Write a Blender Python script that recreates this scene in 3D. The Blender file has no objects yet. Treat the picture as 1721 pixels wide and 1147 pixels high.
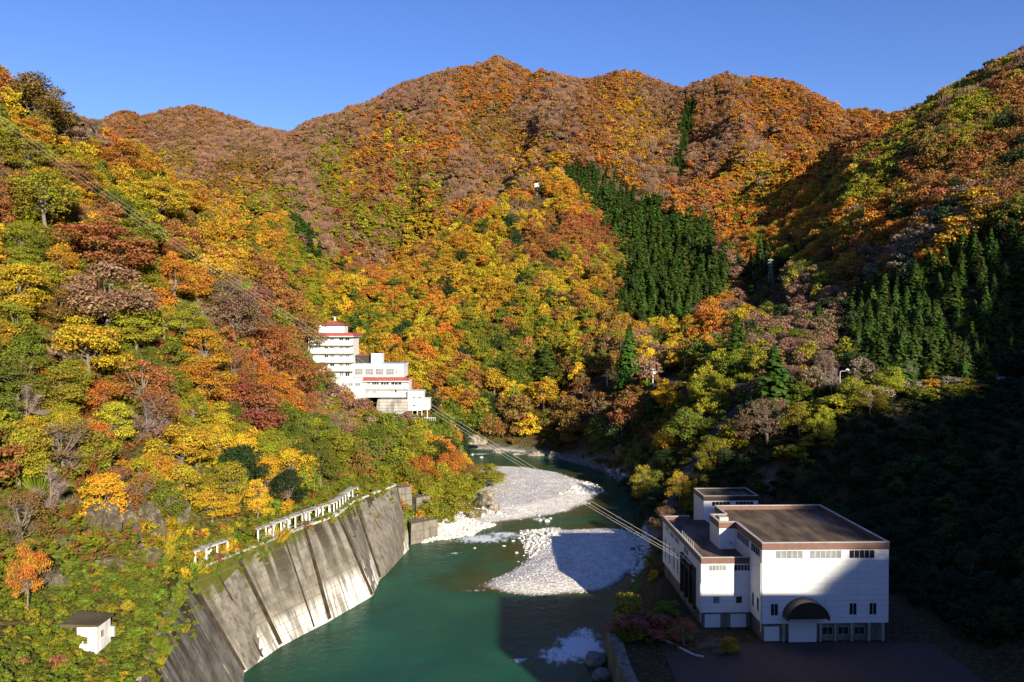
import bpy, bmesh, math, random
import numpy as np
from mathutils import Vector, Matrix

random.seed(7)
RNG = np.random.default_rng(7)
SC = bpy.context.scene
COL = SC.collection
PI = math.pi

# ------------------------------------------------------------------ camera, sun, sky, exposure
EYE = 55.0                      # metres above the river
FPX, CX, HY = 1320.0, 860.0, 550.0   # focal length, centre and horizon measured in the photograph
cam_d = bpy.data.cameras.new('camera')
cam = bpy.data.objects.new('camera', cam_d)
COL.objects.link(cam)
cam_d.sensor_width = 36
cam_d.lens = FPX / 1721 * 36
cam_d.clip_end = 9000
cam_d.clip_start = 0.5
cam.location = (0, 0, EYE)
cam.rotation_euler = (math.radians(90 - 1.02), 0, 0)
SC.camera = cam

SUN_EL, SUN_AZ = math.radians(18), math.radians(155)     # azimuth clockwise from +Y
S = Vector((math.sin(SUN_AZ) * math.cos(SUN_EL), math.cos(SUN_AZ) * math.cos(SUN_EL), math.sin(SUN_EL)))
world = bpy.data.worlds.new('World')
SC.world = world
world.use_nodes = True
wn = world.node_tree
bg = wn.nodes['Background']
sky = wn.nodes.new('ShaderNodeTexSky')
sky.sky_type = 'NISHITA'
sky.sun_disc = False
sky.sun_elevation = SUN_EL
sky.sun_rotation = SUN_AZ
sky.altitude = 300
sky.air_density = 1.0
sky.dust_density = 0.15
sky.ozone_density = 3.0
hs_ = wn.nodes.new('ShaderNodeHueSaturation'); hs_.inputs['Saturation'].default_value = 1.2; hs_.inputs['Hue'].default_value = .522
wn.links.new(sky.outputs[0], hs_.inputs['Color']); wn.links.new(hs_.outputs[0], bg.inputs[0])
bg.inputs[1].default_value = 0.098
sl = bpy.data.lights.new('sun', 'SUN')
sl.energy = 5.0
sl.angle = math.radians(0.55)
sl.color = (1.0, 0.89, 0.72)
sun = bpy.data.objects.new('sun', sl)
sun.location = (200, -300, 400)
sun.rotation_euler = S.to_track_quat('Z', 'Y').to_euler()
COL.objects.link(sun)
SC.view_settings.view_transform = 'Standard'
SC.view_settings.look = 'None'
SC.view_settings.exposure = 0.9
SC.view_settings.gamma = 1
SC.view_settings.use_curve_mapping = False
SC.cycles.use_denoising = True
SC.cycles.max_bounces = 5
SC.cycles.diffuse_bounces = 2
SC.cycles.transparent_max_bounces = 4

# ------------------------------------------------------------------ helpers
def tag(o, label=None, cat=None, group=None, kind=None):
    if label: o['label'] = label
    if cat: o['category'] = cat
    if group: o['group'] = group
    if kind: o['kind'] = kind
    return o

def empty(name, loc=(0, 0, 0), rz=0.0):
    o = bpy.data.objects.new(name, None)
    o.location = loc; o.rotation_euler = (0, 0, rz)
    o.empty_display_size = 0.5
    COL.objects.link(o)
    return o

def link(name, mesh, parent=None, loc=None):
    o = bpy.data.objects.new(name, mesh)
    if parent is not None: o.parent = parent
    if loc is not None: o.location = loc
    COL.objects.link(o)
    return o

class MB:
    """collects boxes, bars and tubes into one mesh"""
    def __init__(s): s.v = []; s.f = []
    def box(s, x0, x1, y0, y1, z0, z1):
        b = len(s.v)
        s.v += [(x0,y0,z0),(x1,y0,z0),(x1,y1,z0),(x0,y1,z0),(x0,y0,z1),(x1,y0,z1),(x1,y1,z1),(x0,y1,z1)]
        s.f += [tuple(b+i for i in q) for q in ((0,3,2,1),(4,5,6,7),(0,1,5,4),(1,2,6,5),(2,3,7,6),(3,0,4,7))]
        return s
    def hexa(s, bot, top):
        b = len(s.v); n = len(bot)
        s.v += [tuple(p) for p in bot] + [tuple(p) for p in top]
        s.f.append(tuple(b+i for i in reversed(range(n)))); s.f.append(tuple(b+n+i for i in range(n)))
        for i in range(n):
            j = (i+1) % n
            s.f.append((b+i, b+j, b+n+j, b+n+i))
        return s
    def quad(s, *p):
        b = len(s.v); s.v += [tuple(q) for q in p]; s.f.append(tuple(range(b, b+len(p)))); return s
    def tube(s, pts, rad, n=6, cap=True):
        pts = [Vector(p) for p in pts]
        b = len(s.v)
        for i, p in enumerate(pts):
            d = (pts[min(i+1, len(pts)-1)] - pts[max(i-1, 0)]).normalized()
            a = d.cross(Vector((0,0,1)))
            if a.length < 0.05: a = d.cross(Vector((0,1,0)))
            a.normalize(); c = d.cross(a)
            r = rad[i] if hasattr(rad, '__len__') else rad
            for k in range(n):
                t = 2*PI*k/n
                s.v.append(tuple(p + a*math.cos(t)*r + c*math.sin(t)*r))
        for i in range(len(pts)-1):
            for k in range(n):
                k2 = (k+1) % n
                s.f.append((b+i*n+k, b+i*n+k2, b+(i+1)*n+k2, b+(i+1)*n+k))
        if cap:
            s.f.append(tuple(b+k for k in reversed(range(n))))
            s.f.append(tuple(b+(len(pts)-1)*n+k for k in range(n)))
        return s
    def mesh(s, name, mat, smooth=False):
        m = bpy.data.meshes.new(name)
        m.from_pydata(s.v, [], s.f)
        m.materials.append(mat)
        if smooth: m.polygons.foreach_set('use_smooth', [True]*len(m.polygons))
        m.update()
        return m
    def build(s, name, mat, parent=None, smooth=False, loc=None):
        return link(name, s.mesh(name, mat, smooth), parent, loc)

_T = RNG.random((256, 256))
def vnoise(x, y, seed=0):
    x = np.asarray(x, float) + seed*17.31; y = np.asarray(y, float) + seed*9.73
    xi = np.floor(x).astype(int); yi = np.floor(y).astype(int)
    fx = x-xi; fy = y-yi
    fx = fx*fx*(3-2*fx); fy = fy*fy*(3-2*fy)
    g = lambda a, b: _T[a & 255, b & 255]
    return (g(xi,yi)*(1-fx)+g(xi+1,yi)*fx)*(1-fy) + (g(xi,yi+1)*(1-fx)+g(xi+1,yi+1)*fx)*fy
def fbm(x, y, oct=4, seed=0):
    t = 0; a = 1; n = 0
    for i in range(oct):
        t = t + a*vnoise(x*2**i, y*2**i, seed+i); n += a; a *= .5
    return t/n*2-1
def sstep(a, b, x):
    t = np.clip((x-a)/(b-a), 0, 1); return t*t*(3-2*t)

def inpoly(x, y, poly):
    r = np.zeros(np.shape(x), bool)
    n = len(poly)
    for i in range(n):
        x0, y0 = poly[i]; x1, y1 = poly[(i+1) % n]
        c = ((y0 > y) != (y1 > y))
        with np.errstate(divide='ignore', invalid='ignore'):
            xx = (x1-x0)*(y-y0)/((y1-y0) if y1 != y0 else 1e-9)+x0
        r ^= c & (x < xx)
    return r
def dseg(x, y, pts, closed=False):
    d = np.full(np.shape(x), 1e9)
    P = list(pts)+([pts[0]] if closed else [])
    for (x0, y0), (x1, y1) in zip(P[:-1], P[1:]):
        dx, dy = x1-x0, y1-y0
        t = np.clip(((x-x0)*dx+(y-y0)*dy)/(dx*dx+dy*dy+1e-9), 0, 1)
        d = np.minimum(d, np.hypot(x-x0-t*dx, y-y0-t*dy))
    return d
def sdist(x, y, poly):
    d = dseg(x, y, poly, True)
    return np.where(inpoly(x, y, poly), -d, d)

def W(px, py, D):
    """a point of the place from its measured position in the photo and its distance"""
    return ((px-CX)/FPX*D, D, EYE-(py-HY)/FPX*D)
def to_px(x, y, z):
    return CX+FPX*x/y, HY-FPX*(z-EYE)/y

# ------------------------------------------------------------------ terrain
CP = []
def cp(px, py, D, dz=0):
    x, y, z = W(px, py, D); CP.append((x, y, z+dz))
def cw(*a): CP.append(a)
# left slope
for x, y in ((-52.8,126),(-48.3,137),(-41.5,155),(-37,172),(-29.4,199)): cw(x-3, y+1, 15.4)
cw(-46,88,15.5); cw(-40,70,14); cw(-34,40,14); cw(-48,94,18.5); cw(-58,108,21.5); cw(-61,114,28.5); cw(-65,100,21); cw(-52,80,18.5); cw(-70,60,26)
cp(0,800,118); cp(0,600,140,-6); cp(0,400,170,-7); cp(0,250,200,-8); cp(0,115,240,-9); cp(-300,0,260,-8)
cp(200,820,130); cp(200,650,155,-6); cp(200,450,190,-7); cp(200,300,240,-8); cp(195,232,262,-9)
cp(100,215,252,-9); cp(330,345,275,-8); cp(430,437,280,-8); cp(520,550,285,-7)
cp(400,800,158,-3); cp(400,650,190,-7); cp(400,500,240,-8)
cp(600,790,200,-3); cp(620,720,235,-4); cw(-35,287,24); cw(-65,284,26); cw(-50,283,24.5); cw(-50,300,30); cw(-75,300,46)
cw(-56,240,19); cw(-60,262,22); cp(500,640,250,-9); cp(450,600,232,-9); cw(-24,212,4.5); cw(-27,206,5.5); cw(-22,222,4); cp(750,770,260,-2); cw(-15,290,2); cw(-22,315,8)
cw(-200,330,105); cw(-110,335,72); cw(-62,322,32); cw(-160,300,118)
# gorge behind the hotel spur
cw(-10,345,-1); cw(-38,347,0); cw(-72,362,2); cw(-115,400,6); cw(-160,470,14); cw(-220,560,32); cw(-270,520,90)
# centre spur
cp(930,765,345); cp(850,690,368,-7); cp(850,600,400,-8); cp(850,500,450,-9); cp(850,400,520,-9)
cp(950,287,600,-10); cp(800,352,590,-9); cp(690,442,570,-9); cp(600,495,520,-9); cp(640,600,420,-8); cp(650,690,368,-5)
cp(720,520,480,-9); cp(740,640,390,-7); cw(0,700,112); cw(-80,690,86); cw(90,690,146); cw(-110,640,80)
# mid left spur
cp(490,357,620,-9); cp(545,440,560,-8); cp(400,405,560,-8); cp(330,380,560,-20)
cw(-230,700,115); cw(-150,720,95)
# main mountain
for a in ((850,100,1250),(760,122,1250),(680,140,1250),(600,180,1270),(500,215,1300),(455,224,1350),(400,205,1480),(340,184,1600),(270,195,1600),(200,224,1600),(60,260,1600),
          (960,130,1200),(1050,119,1200),(1110,135,1190),(1150,152,1180),(1165,154,1160),(1230,134,1100),(1340,150,1080),(1440,186,1050),(1490,203,1020)): cp(a[0], a[1], a[2], -9)
for x, y, z in ((-9,1500,380),(-300,1600,330),(-630,1900,380),(300,1450,300),(600,1200,200),(600,1000,285),(-1000,1500,400),(-1000,1000,330),(-700,900,300),(-500,700,230),(-350,500,190),(-300,380,160)): cw(x, y, z)
cp(1140,240,980,-32); cp(1125,300,850,-26); cp(1110,350,740,-12); cp(1190,200,1010,-5); cp(1180,280,860,0)
cp(1060,200,1010,-9); cp(960,190,1050,-9)
cp(850,250,950,-9); cp(700,300,880,-9); cp(600,350,850,-9); cp(500,300,1000,-9); cp(400,300,1150,-9); cp(300,260,1350,-9)
cp(1000,250,880,-9); cp(1050,320,780,-9); cp(760,390,750,-20); cp(1250,300,750,-9); cp(1350,290,700,-9); cp(1250,400,600,-9)
cp(1250,210,900,-9); cp(1380,230,850,-9)
cp(1300,480,450,-9); cp(1200,500,430,-12); cp(1100,400,560,-14); cp(1040,420,560,-10); cp(1050,520,440,-10); cp(1000,600,360,-6); cp(1130,600,340,-6)
cp(1170,330,660,-14); cp(1000,312,615,-14); cp(1060,345,600,-14); cp(1150,385,580,-14); cp(1030,300,680,-40)
# right slope
cp(1484,205,600,-12); cp(1560,184,560,-12); cp(1600,162,545,-13); cp(1700,102,520,-14); cp(1850,30,520,-14); cw(300,330,128); cw(300,230,100); cw(400,430,195); cw(400,300,150); cw(520,450,230); cw(400,800,190); cw(330,660,190); cp(1450,270,540,-9); cp(1650,250,410,-10); cp(1550,260,450,-9)
cp(1400,350,500,-9); cp(1500,350,400,-9); cp(1600,350,330,-9); cp(1700,350,300,-9); cp(1450,480,350,-9); cp(1390,560,290,-7)
cp(1600,480,285,-10); cp(1600,430,300,-10); cp(1600,590,255,-5); cp(1700,500,265,-10); cp(1700,600,240,-5)
# road shelf and the bank down to the powerhouse
for x, y, z in ((70,262,35),(85,240,36.5),(96,228,38),(118,222,39),(140,221,40),(165,218,41),(45,300,20),(52,318,34),(20,350,13),(30,326,9),(35,290,8),(40,262,9),(62,238,26),(72,226,28),(80,214,31),(100,206,33),(125,204,36),
                (60,212,10),(75,190,12),(95,170,16),(85,130,10),(75,100,8),(110,140,24),(120,170,33),(45,215,6),(40,238,5),(38,190,5.5),(60,160,5.5),(60,110,5.5),(28,120,5.5),(34,170,5)): cw(x, y, z)
# out of the picture to the right and behind: the hills whose shadow fills the lower right
for u, z0 in ((60,2),(80,18),(96,32),(101,38),(109,47),(135,60),(160,70),(200,71),(222,76),(256,104),(289,138),(314,158),(380,180)):
    for s, dz in ((-200,0),(-260,25)):
        cw(.906*u-.4226*s, .4226*u+.906*s, z0-.325*s-10+dz*.3)
cw(130,60,34); cw(160,110,50); cw(90,20,18); cw(75,60,6); cw(140,-40,60); cw(60,-60,8); cw(0,-100,10); cw(-80,-60,50); cw(-160,60,110); cw(60,-250,20); cw(0,-300,60); cw(-200,-200,150)
cw(210,150,75)
CP = np.array(CP, float)
_C = 14.0
def _phi(r2): return np.sqrt(r2+_C*_C)
_n = len(CP)
_A = np.zeros((_n+3, _n+3))
_d = ((CP[:, None, :2]-CP[None, :, :2])**2).sum(-1)
_A[:_n, :_n] = -_phi(_d)+np.eye(_n)*1.5
_A[:_n, _n] = 1; _A[:_n, _n+1:] = CP[:, :2]/500; _A[_n, :_n] = 1; _A[_n+1:, :_n] = CP[:, :2].T/500
_w = np.linalg.solve(_A, np.concatenate([CP[:, 2], [0, 0, 0]]))
def rbf(x, y):
    o = _w[_n]+_w[_n+1]*x/500+_w[_n+2]*y/500
    for i in range(_n):
        o = o-_w[i]*np.sqrt((x-CP[i, 0])**2+(y-CP[i, 1])**2+_C*_C)
    return o

BASE = [(-31.7,86),(-42.5,124),(-39.7,134.4),(-34,146),(-28.4,159.6),(-28.7,170.4),(-25.4,193.6)]
CREST = [(-42,88),(-52.7,126.3),(-48.3,137),(-41.2,155.3),(-36.9,165.5),(-36.0,178.5),(-28.9,197.8)]
MID = [((a[0]+b[0])/2, (a[1]+b[1])/2) for a, b in zip(BASE, CREST)]
MIDX = [(-22,60)]+MID
RIVER = [(-10,20),(-24,60)]+MID+[(-23,199),(-17,203),(-9,212),(-7,222),(-9,250),(-12,280),(-16,300),(-18,322),(-18,338),(-45,344),(-75,356),(-112,392),
         (-104,402),(-70,373),(-38,357),(-8,350),(12,340),(22,322),(34,300),(40,272),(41,250),(38,225),(34,205),(31,185),(25,165),(19,145),(15.5,128),(15.5,112),(17,60),(20,20)]
BAR1 = [(-16,303),(-6,309),(5,308),(18,296),(28,276),(29,258),(24,243),(17,234),(7,226),(-4,219),(-12,208),(-26,200),(-30,230),(-26,280)]
BAR2 = [(-7.5,166),(-3,161.5),(5,160),(14,160.5),(20,163.5),(28,178),(33,200),(31,213),(23,215),(13,211),(4,206),(3,196),(4,188),(0,176)]
SPIT = [(4.0,207),(10,208.5),(14,211),(13,214.5),(8,213.5),(4,210.5)]
PLAT = [(17,112),(20,129),(24,150),(29,166),(36,182),(38,206),(66,206),(68,160),(72,120),(70,96),(26,96)]
SHELF = [(190,222),(165,224),(140,226),(118,227),(96,233),(84,245),(70,268),(64,296),(60,330)]
CRESTLINE = [W(*a)[:2] for a in ((200,224,1600),(340,184,1600),(455,224,1350),(500,215,1300),(680,140,1250),(850,100,1250),(960,130,1200),(1050,119,1200),(1150,152,1180),(1230,134,1100),(1340,150,1080),(1440,186,1050))]

def H(x, y):
    x = np.asarray(x, float); y = np.asarray(y, float)
    z = rbf(x, y)
    R = np.hypot(x, y)
    # gullies and spurs
    wx = x+40*fbm(x/180, y/180, 2, 5); wy = y+40*fbm(x/180, y/180, 2, 9)
    rid = 1-np.abs(fbm(wx/125, wy/165, 3, 2))*2.6
    rid2 = 1-np.abs(fbm(wx/48, wy/60, 2, 12))*2.4
    far = sstep(560, 900, R)
    mid = sstep(300, 480, R)
    cr = sstep(20, 170, dseg(x, y, CRESTLINE))
    z = z+far*(.25+.75*cr)*50*(rid-.45)+mid*(.3+.7*cr)*13*(rid2-.4)
    z = z+fbm(x/14, y/14, 3, 4)*1.6*sstep(100, 260, R)+fbm(x/5, y/5, 2, 6)*.45
    # powerhouse platform and shelf road
    z = z+(5.3-z)*(1-sstep(0, 7, sdist(x, y, PLAT)))
    ds = dseg(x, y, SHELF)
    zs = 38.2+(x-110)*.035-np.clip(235-y, -60, 0)*-.04
    z = z+(zs-z)*(1-sstep(3.5, 9, ds))
    # the river and its banks
    d = sdist(x, y, RIVER)
    dw = dseg(x, y, MIDX)
    wall = dw < 11
    bank = np.maximum(z, 1.2)
    zo = np.where(wall & (x < 0) & (y < 199), -2+(np.maximum(z, 14.5)+2)*sstep(3.6, 5.2, d),
                  .25+(bank-.25)*sstep(0, 9, d))
    bx = (x > 13) & (y < 135)
    zo = np.where(bx, -1+(np.maximum(z, 5.3)+1)*sstep(0, 1.2, d), zo)
    zi = -np.minimum(3.4, .22*(-d)+.25)
    z = np.where(d > 0, zo, zi)
    for B, hgt in ((BAR1, 1.5), (BAR2, 1.0), (SPIT, .45)):
        db = sdist(x, y, B)+fbm(x/9, y/9, 2, 21)*1.7
        zb = np.minimum(hgt, -db*.16)+fbm(x/4, y/4, 2, 31)*.12
        inr = (d < 1.5)
        z = np.where((db < 0) & inr, np.maximum(z, zb), np.where((db < 14) & (d < 0), np.maximum(z, -db*np.where((y < 163), .6, .12)-.03), z))
    return z

def axis(segs):
    out = []
    for a, b, st in segs: out += list(np.arange(a, b, st))
    return np.array(out+[segs[-1][1]])
GX = axis([(-1900,-700,45),(-700,-260,11),(-260,-110,4),(-110,-60,1.6),(-60,45,1.05),(45,160,2.4),(160,330,5),(330,700,10),(700,1900,45)])
GY = axis([(-420,-20,14),(-20,70,5),(70,225,1.1),(225,350,1.6),(350,480,4),(480,760,7),(760,1400,9),(1400,2200,20),(2200,3000,80)])
XX, YY = np.meshgrid(GX, GY)
ZZ = H(XX, YY)

def grid_mesh(name, X, Y, Z, mats):
    ny, nx = X.shape
    m = bpy.data.meshes.new(name)
    co = np.stack([X, Y, Z], -1).reshape(-1, 3)
    i = np.arange(ny*nx).reshape(ny, nx)
    q = np.stack([i[:-1,:-1], i[:-1,1:], i[1:,1:], i[1:,:-1]], -1).reshape(-1, 4)
    m.vertices.add(len(co)); m.vertices.foreach_set('co', co.ravel().astype(np.float32))
    m.loops.add(q.size); m.loops.foreach_set('vertex_index', q.ravel().astype(np.int32))
    m.polygons.add(len(q)); m.polygons.foreach_set('loop_start', np.arange(0, q.size, 4, dtype=np.int32))
    m.polygons.foreach_set('use_smooth', np.ones(len(q), bool))
    for t in mats: m.materials.append(t)
    m.update(calc_edges=True)
    return m
def fattr(m, name, a):
    at = m.attributes.new(name, 'FLOAT', 'POINT'); at.data.foreach_set('value', np.asarray(a, np.float32).ravel())

def hgrid(x, y):
    """height read back from the built sheet"""
    x = np.asarray(x, float); y = np.asarray(y, float)
    i = np.clip(np.searchsorted(GX, x)-1, 0, len(GX)-2); j = np.clip(np.searchsorted(GY, y)-1, 0, len(GY)-2)
    u = (x-GX[i])/(GX[i+1]-GX[i]); v = (y-GY[j])/(GY[j+1]-GY[j])
    return (ZZ[j,i]*(1-u)+ZZ[j,i+1]*u)*(1-v)+(ZZ[j+1,i]*(1-u)+ZZ[j+1,i+1]*u)*v
def hit(px, py, up=0.0, d0=70, d1=2400):
    """where the line of sight through a photo point first meets the ground raised by UP"""
    D = np.geomspace(d0, d1, 1400)
    x = (px-CX)/FPX*D; z = EYE-(py-HY)/FPX*D
    k = np.nonzero(hgrid(x, D)+up >= z)[0]
    if not len(k): return None
    k = k[0]
    return float(x[k]), float(D[k]), float(hgrid(x[k], D[k]))

# ------------------------------------------------------------------ materials
class M:
    """small node-graph writer"""
    def __init__(s, name):
        s.m = bpy.data.materials.new(name); s.m.use_nodes = True
        s.t = s.m.node_tree; s.b = s.t.nodes['Principled BSDF']; s.out = s.t.nodes['Material Output']
    def n(s, typ, **k):
        nd = s.t.nodes.new('ShaderNode'+typ)
        for a, v in k.items(): setattr(nd, a, v)
        return nd
    def l(s, a, b): s.t.links.new(a, b)
    def pos(s):
        return s.n('NewGeometry').outputs['Position']
    def noise(s, scale, detail=4, vec=None, rough=.55, stretch=None):
        nz = s.n('TexNoise'); nz.inputs['Scale'].default_value = scale; nz.inputs['Detail'].default_value = detail; nz.inputs['Roughness'].default_value = rough
        v = vec if vec is not None else s.pos()
        if stretch:
            mp = s.n('Mapping'); mp.inputs['Scale'].default_value = stretch; s.l(v, mp.inputs[0]); v = mp.outputs[0]
        s.l(v, nz.inputs['Vector']); return nz.outputs[0]
    def ramp(s, fac, stops, inter='LINEAR'):
        r = s.n('ValToRGB'); cr = r.color_ramp; cr.interpolation = inter
        while len(cr.elements) > 1: cr.elements.remove(cr.elements[-1])
        cr.elements[0].position = stops[0][0]; c = stops[0][1]; cr.elements[0].color = (*c, 1) if len(c) == 3 else c
        for p, c in stops[1:]:
            e = cr.elements.new(p); e.color = (*c, 1) if len(c) == 3 else c
        s.l(fac, r.inputs[0]); return r.outputs[0]
    def mix(s, fac, a, b, blend='MIX'):
        m = s.n('Mix', data_type='RGBA', blend_type=blend)
        for sock, v in ((m.inputs[0], fac), (m.inputs[6], a), (m.inputs[7], b)):
            if hasattr(v, 'is_output'): s.l(v, sock)
            elif isinstance(v, (int, float)): sock.default_value = v
            else: sock.default_value = (*v, 1)
        return m.outputs[2]
    def math(s, op, a, b=0.0, clamp=False):
        m = s.n('Math', operation=op, use_clamp=clamp)
        for sock, v in ((m.inputs[0], a), (m.inputs[1], b)):
            if hasattr(v, 'is_output'): s.l(v, sock)
            else: sock.default_value = v
        return m.outputs[0]
    def attr(s, name, typ='GEOMETRY', out='Fac'):
        return s.n('Attribute', attribute_name=name, attribute_type=typ).outputs[out]
    def bump(s, h, strength=.5, dist=.1):
        b = s.n('Bump'); b.inputs['Strength'].default_value = strength; b.inputs['Distance'].default_value = dist
        s.l(h, b.inputs['Height']); s.l(b.outputs[0], s.b.inputs['Normal']); return b
    def col(s, c): s.l(c, s.b.inputs['Base Color']) if hasattr(c, 'is_output') else setattr(s.b.inputs['Base Color'], 'default_value', (*c, 1))
    def rough(s, r, spec=.3):
        s.b.inputs['Roughness'].default_value = r; s.b.inputs['Specular IOR Level'].default_value = spec; return s

def flat(name, c, r=.7, spec=.3, metal=0, var=.15, scale=1.5):
    m = M(name); m.rough(r, spec); m.b.inputs['Metallic'].default_value = metal
    nz = m.noise(scale, 5)
    d = tuple(v*(1-var) for v in c); e = tuple(min(1, v*(1+var)) for v in c)
    m.col(m.ramp(nz, [(.3, d), (.7, e)]))
    return m.m

# ground
g = M('forest_floor'); g.rough(.95, .1)
a1 = g.noise(.09, 6); a2 = g.noise(1.3, 5)
soil = g.ramp(a2, [(.3, (.035,.03,.012)), (.5, (.10,.075,.025)), (.7, (.16,.12,.035))])
green = g.ramp(a2, [(.3, (.03,.045,.01)), (.55, (.12,.15,.02)), (.75, (.24,.22,.035))])
veg = g.mix(g.ramp(a1, [(.4, (0,0,0)), (.6, (1,1,1))]), soil, green)
rockc = g.ramp(g.noise(.8, 8, rough=.65), [(.3, (.07,.065,.055)), (.5, (.2,.19,.165)), (.7, (.4,.38,.34))])
vor = g.n('TexVoronoi'); vor.inputs['Scale'].default_value = 1.9; g.l(g.pos(), vor.inputs['Vector'])
gravc = g.mix(.55, g.ramp(vor.outputs['Distance'], [(0, (.92,.88,.8)), (.38, (.84,.80,.72)), (.66, (.3,.28,.24))]),
              g.ramp(g.noise(.45, 6), [(.3, (.6,.57,.5)), (.6, (.9,.87,.8))]))
litter_and_shade = g.ramp(a2, [(.3, (.025,.018,.01)), (.5, (.06,.042,.022)), (.72, (.11,.075,.04))])
c = g.mix(g.attr('litter_and_shade'), veg, litter_and_shade)
v2 = g.n('TexVoronoi'); v2.inputs['Scale'].default_value = 3.1; g.l(g.pos(), v2.inputs['Vector'])
gravc = g.mix(.14, gravc, g.ramp(v2.outputs['Color'], [(.2, (.30,.28,.25)), (.5, (.62,.585,.52)), (.8, (.88,.85,.78))]), 'MULTIPLY')
gravc = g.mix(g.ramp(g.noise(.13, 6), [(.44, (0,0,0)), (.62, (.2,.2,.2))]), gravc, (.28,.255,.21))
c = g.mix(g.attr('rock'), c, rockc)
c = g.mix(g.attr('gravel'), c, gravc)
wet = g.mix(g.attr('wet'), c, (.06,.055,.03))
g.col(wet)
g.bump(g.math('ADD', g.noise(1.1, 8), g.math('MULTIPLY', vor.outputs['Distance'], .4)), .7, .5)
MAT_GROUND = g.m

def leafmat(name, src):
    m = M(name); m.rough(.6, .25)
    base = m.n('ObjectInfo').outputs['Color'] if src == 'obj' else m.attr('col', 'INSTANCER', 'Color')
    tint = m.attr('tint')
    hs = m.n('HueSaturation')
    m.l(m.math('ADD', m.math('MULTIPLY', tint, .08), .462), hs.inputs['Hue'])
    m.l(m.math('ADD', m.math('MULTIPLY', m.attr('lum'), .62), .54), hs.inputs['Value'])
    hs.inputs['Saturation'].default_value = .99
    m.l(base, hs.inputs['Color'])
    m.col(hs.outputs[0])
    tr = m.n('BsdfTranslucent'); m.l(hs.outputs[0], tr.inputs[0])
    mx = m.n('MixShader'); mx.inputs[0].default_value = .22
    m.l(m.b.outputs[0], mx.inputs[1]); m.l(tr.outputs[0], mx.inputs[2]); m.l(mx.outputs[0], m.out.inputs[0])
    return m.m
MAT_LEAF = leafmat('leaves', 'obj'); MAT_LEAF_I = leafmat('leaves_far', 'inst')
MAT_BARK = flat('bark', (.19,.155,.12), .9, .1, var=.4, scale=3)
MAT_BARK_D = flat('cedar_bark', (.11,.07,.045), .9, .1, var=.3, scale=3)

def concrete(name, base=(.36,.34,.30), moss=.5, streak=.5):
    m = M(name); m.rough(.9, .15)
    p = m.pos()
    blot = m.noise(.35, 7, p, .6)
    c = m.ramp(blot, [(.25, tuple(v*.62 for v in base)), (.5, base), (.75, tuple(min(1, v*1.3) for v in base))])
    st = m.noise(1.0, 5, p, .6, (1.1, 1.1, .06))
    c = m.mix(m.math('MULTIPLY', m.ramp(st, [(.47, (0,0,0)), (.62, (1,1,1))]), streak), c, (.075,.06,.04))
    ms = m.attr('moss')
    mn = m.noise(.9, 6, p, .7)
    mf = m.ramp(m.math('ADD', m.math('MULTIPLY', ms, .5), m.math('MULTIPLY', mn, .5)), [(.5, (0,0,0)), (.58, (1,1,1))])
    c = m.mix(m.math('MULTIPLY', mf, moss), c, (.075,.085,.014))
    lo = m.attr('low')
    ln = m.noise(1.0, 4, p, .6, (1.6, 1.6, .1))
    c = m.mix(m.math('MULTIPLY', lo, m.ramp(ln, [(.46, (1,1,1)), (.56, (0,0,0))])), c, (.78,.76,.70))
    m.col(c); m.bump(m.noise(3, 6), .25, .08)
    return m.m
MAT_WALL = concrete('weathered_concrete')
MAT_WALL_D = concrete('stained_concrete', (.2,.18,.145), .5, .7)
MAT_PALE = concrete('pale_concrete', (.62,.6,.55), 0, .22)
MAT_WHITE = flat('white_paint', (.70,.69,.655), .6, .3, var=.05)
MAT_WHITE2 = flat('white_panel', (.74,.74,.73), .55, .35, var=.04, scale=.6)
def stained(name, c):
    m = M(name); m.rough(.65, .3)
    st = m.noise(1.0, 5, None, .6, (1.3, 1.3, .12))
    m.col(m.mix(m.math('MULTIPLY', m.ramp(st, [(.5, (0,0,0)), (.68, (1,1,1))]), .5), c, tuple(v*.45 for v in c)))
    return m.m
MAT_WHITE3 = stained('white_stained', (.78,.76,.72))
MAT_BROWN = flat('brown_fascia', (.16,.085,.065), .6, .3, var=.12)
MAT_DKBROWN = flat('dark_canopy', (.045,.03,.02), .5, .4)
MAT_CAP = flat('parapet_cap', (.45,.42,.38), .45, .4)
m = M('roof_membrane'); m.rough(.9, .1)
m.col(m.mix(m.ramp(m.noise(.5, 6, None, .6, (1, .25, 1)), [(.4,(0,0,0)),(.65,(1,1,1))]), (.085,.06,.042), (.19,.14,.095)))
MAT_ROOF = m.m
MAT_RED = flat('red_roof', (.36,.085,.065), .6, .3)
MAT_GLASS = flat('window_glass', (.02,.024,.028), .12, .6, var=.3)
MAT_BLIND = flat('blinds_behind_glass', (.2,.215,.22), .35, .5, var=.25, scale=.8)
MAT_STEEL = flat('galvanised_steel', (.5,.5,.48), .45, .5, .3)
MAT_WIRE = flat('aluminium_wire', (.6,.55,.46), .4, .5, .5)
MAT_SHUT = flat('shutter_paint', (.7,.71,.72), .5, .3, var=.05)
MAT_ASPH = flat('asphalt', (.055,.053,.055), .9, .2, var=.3)
MAT_PAVE = flat('brick_paving', (.075,.05,.042), .85, .2, var=.3, scale=3)
MAT_ROCK = None
def rockm(name, a, b):
    m = M(name); m.rough(.9, .15)
    n1 = m.noise(.9, 9, None, .68); n2 = m.noise(.22, 5)
    c = m.ramp(n1, [(.28, tuple(v*.3 for v in a)), (.5, a), (.68, b)])
    c = m.mix(m.ramp(n2, [(.5,(0,0,0)),(.62,(1,1,1))]), c, (.13,.115,.045))
    m.col(c); m.bump(m.noise(2.2, 9, None, .7), .9, .5)
    return m.m
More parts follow.
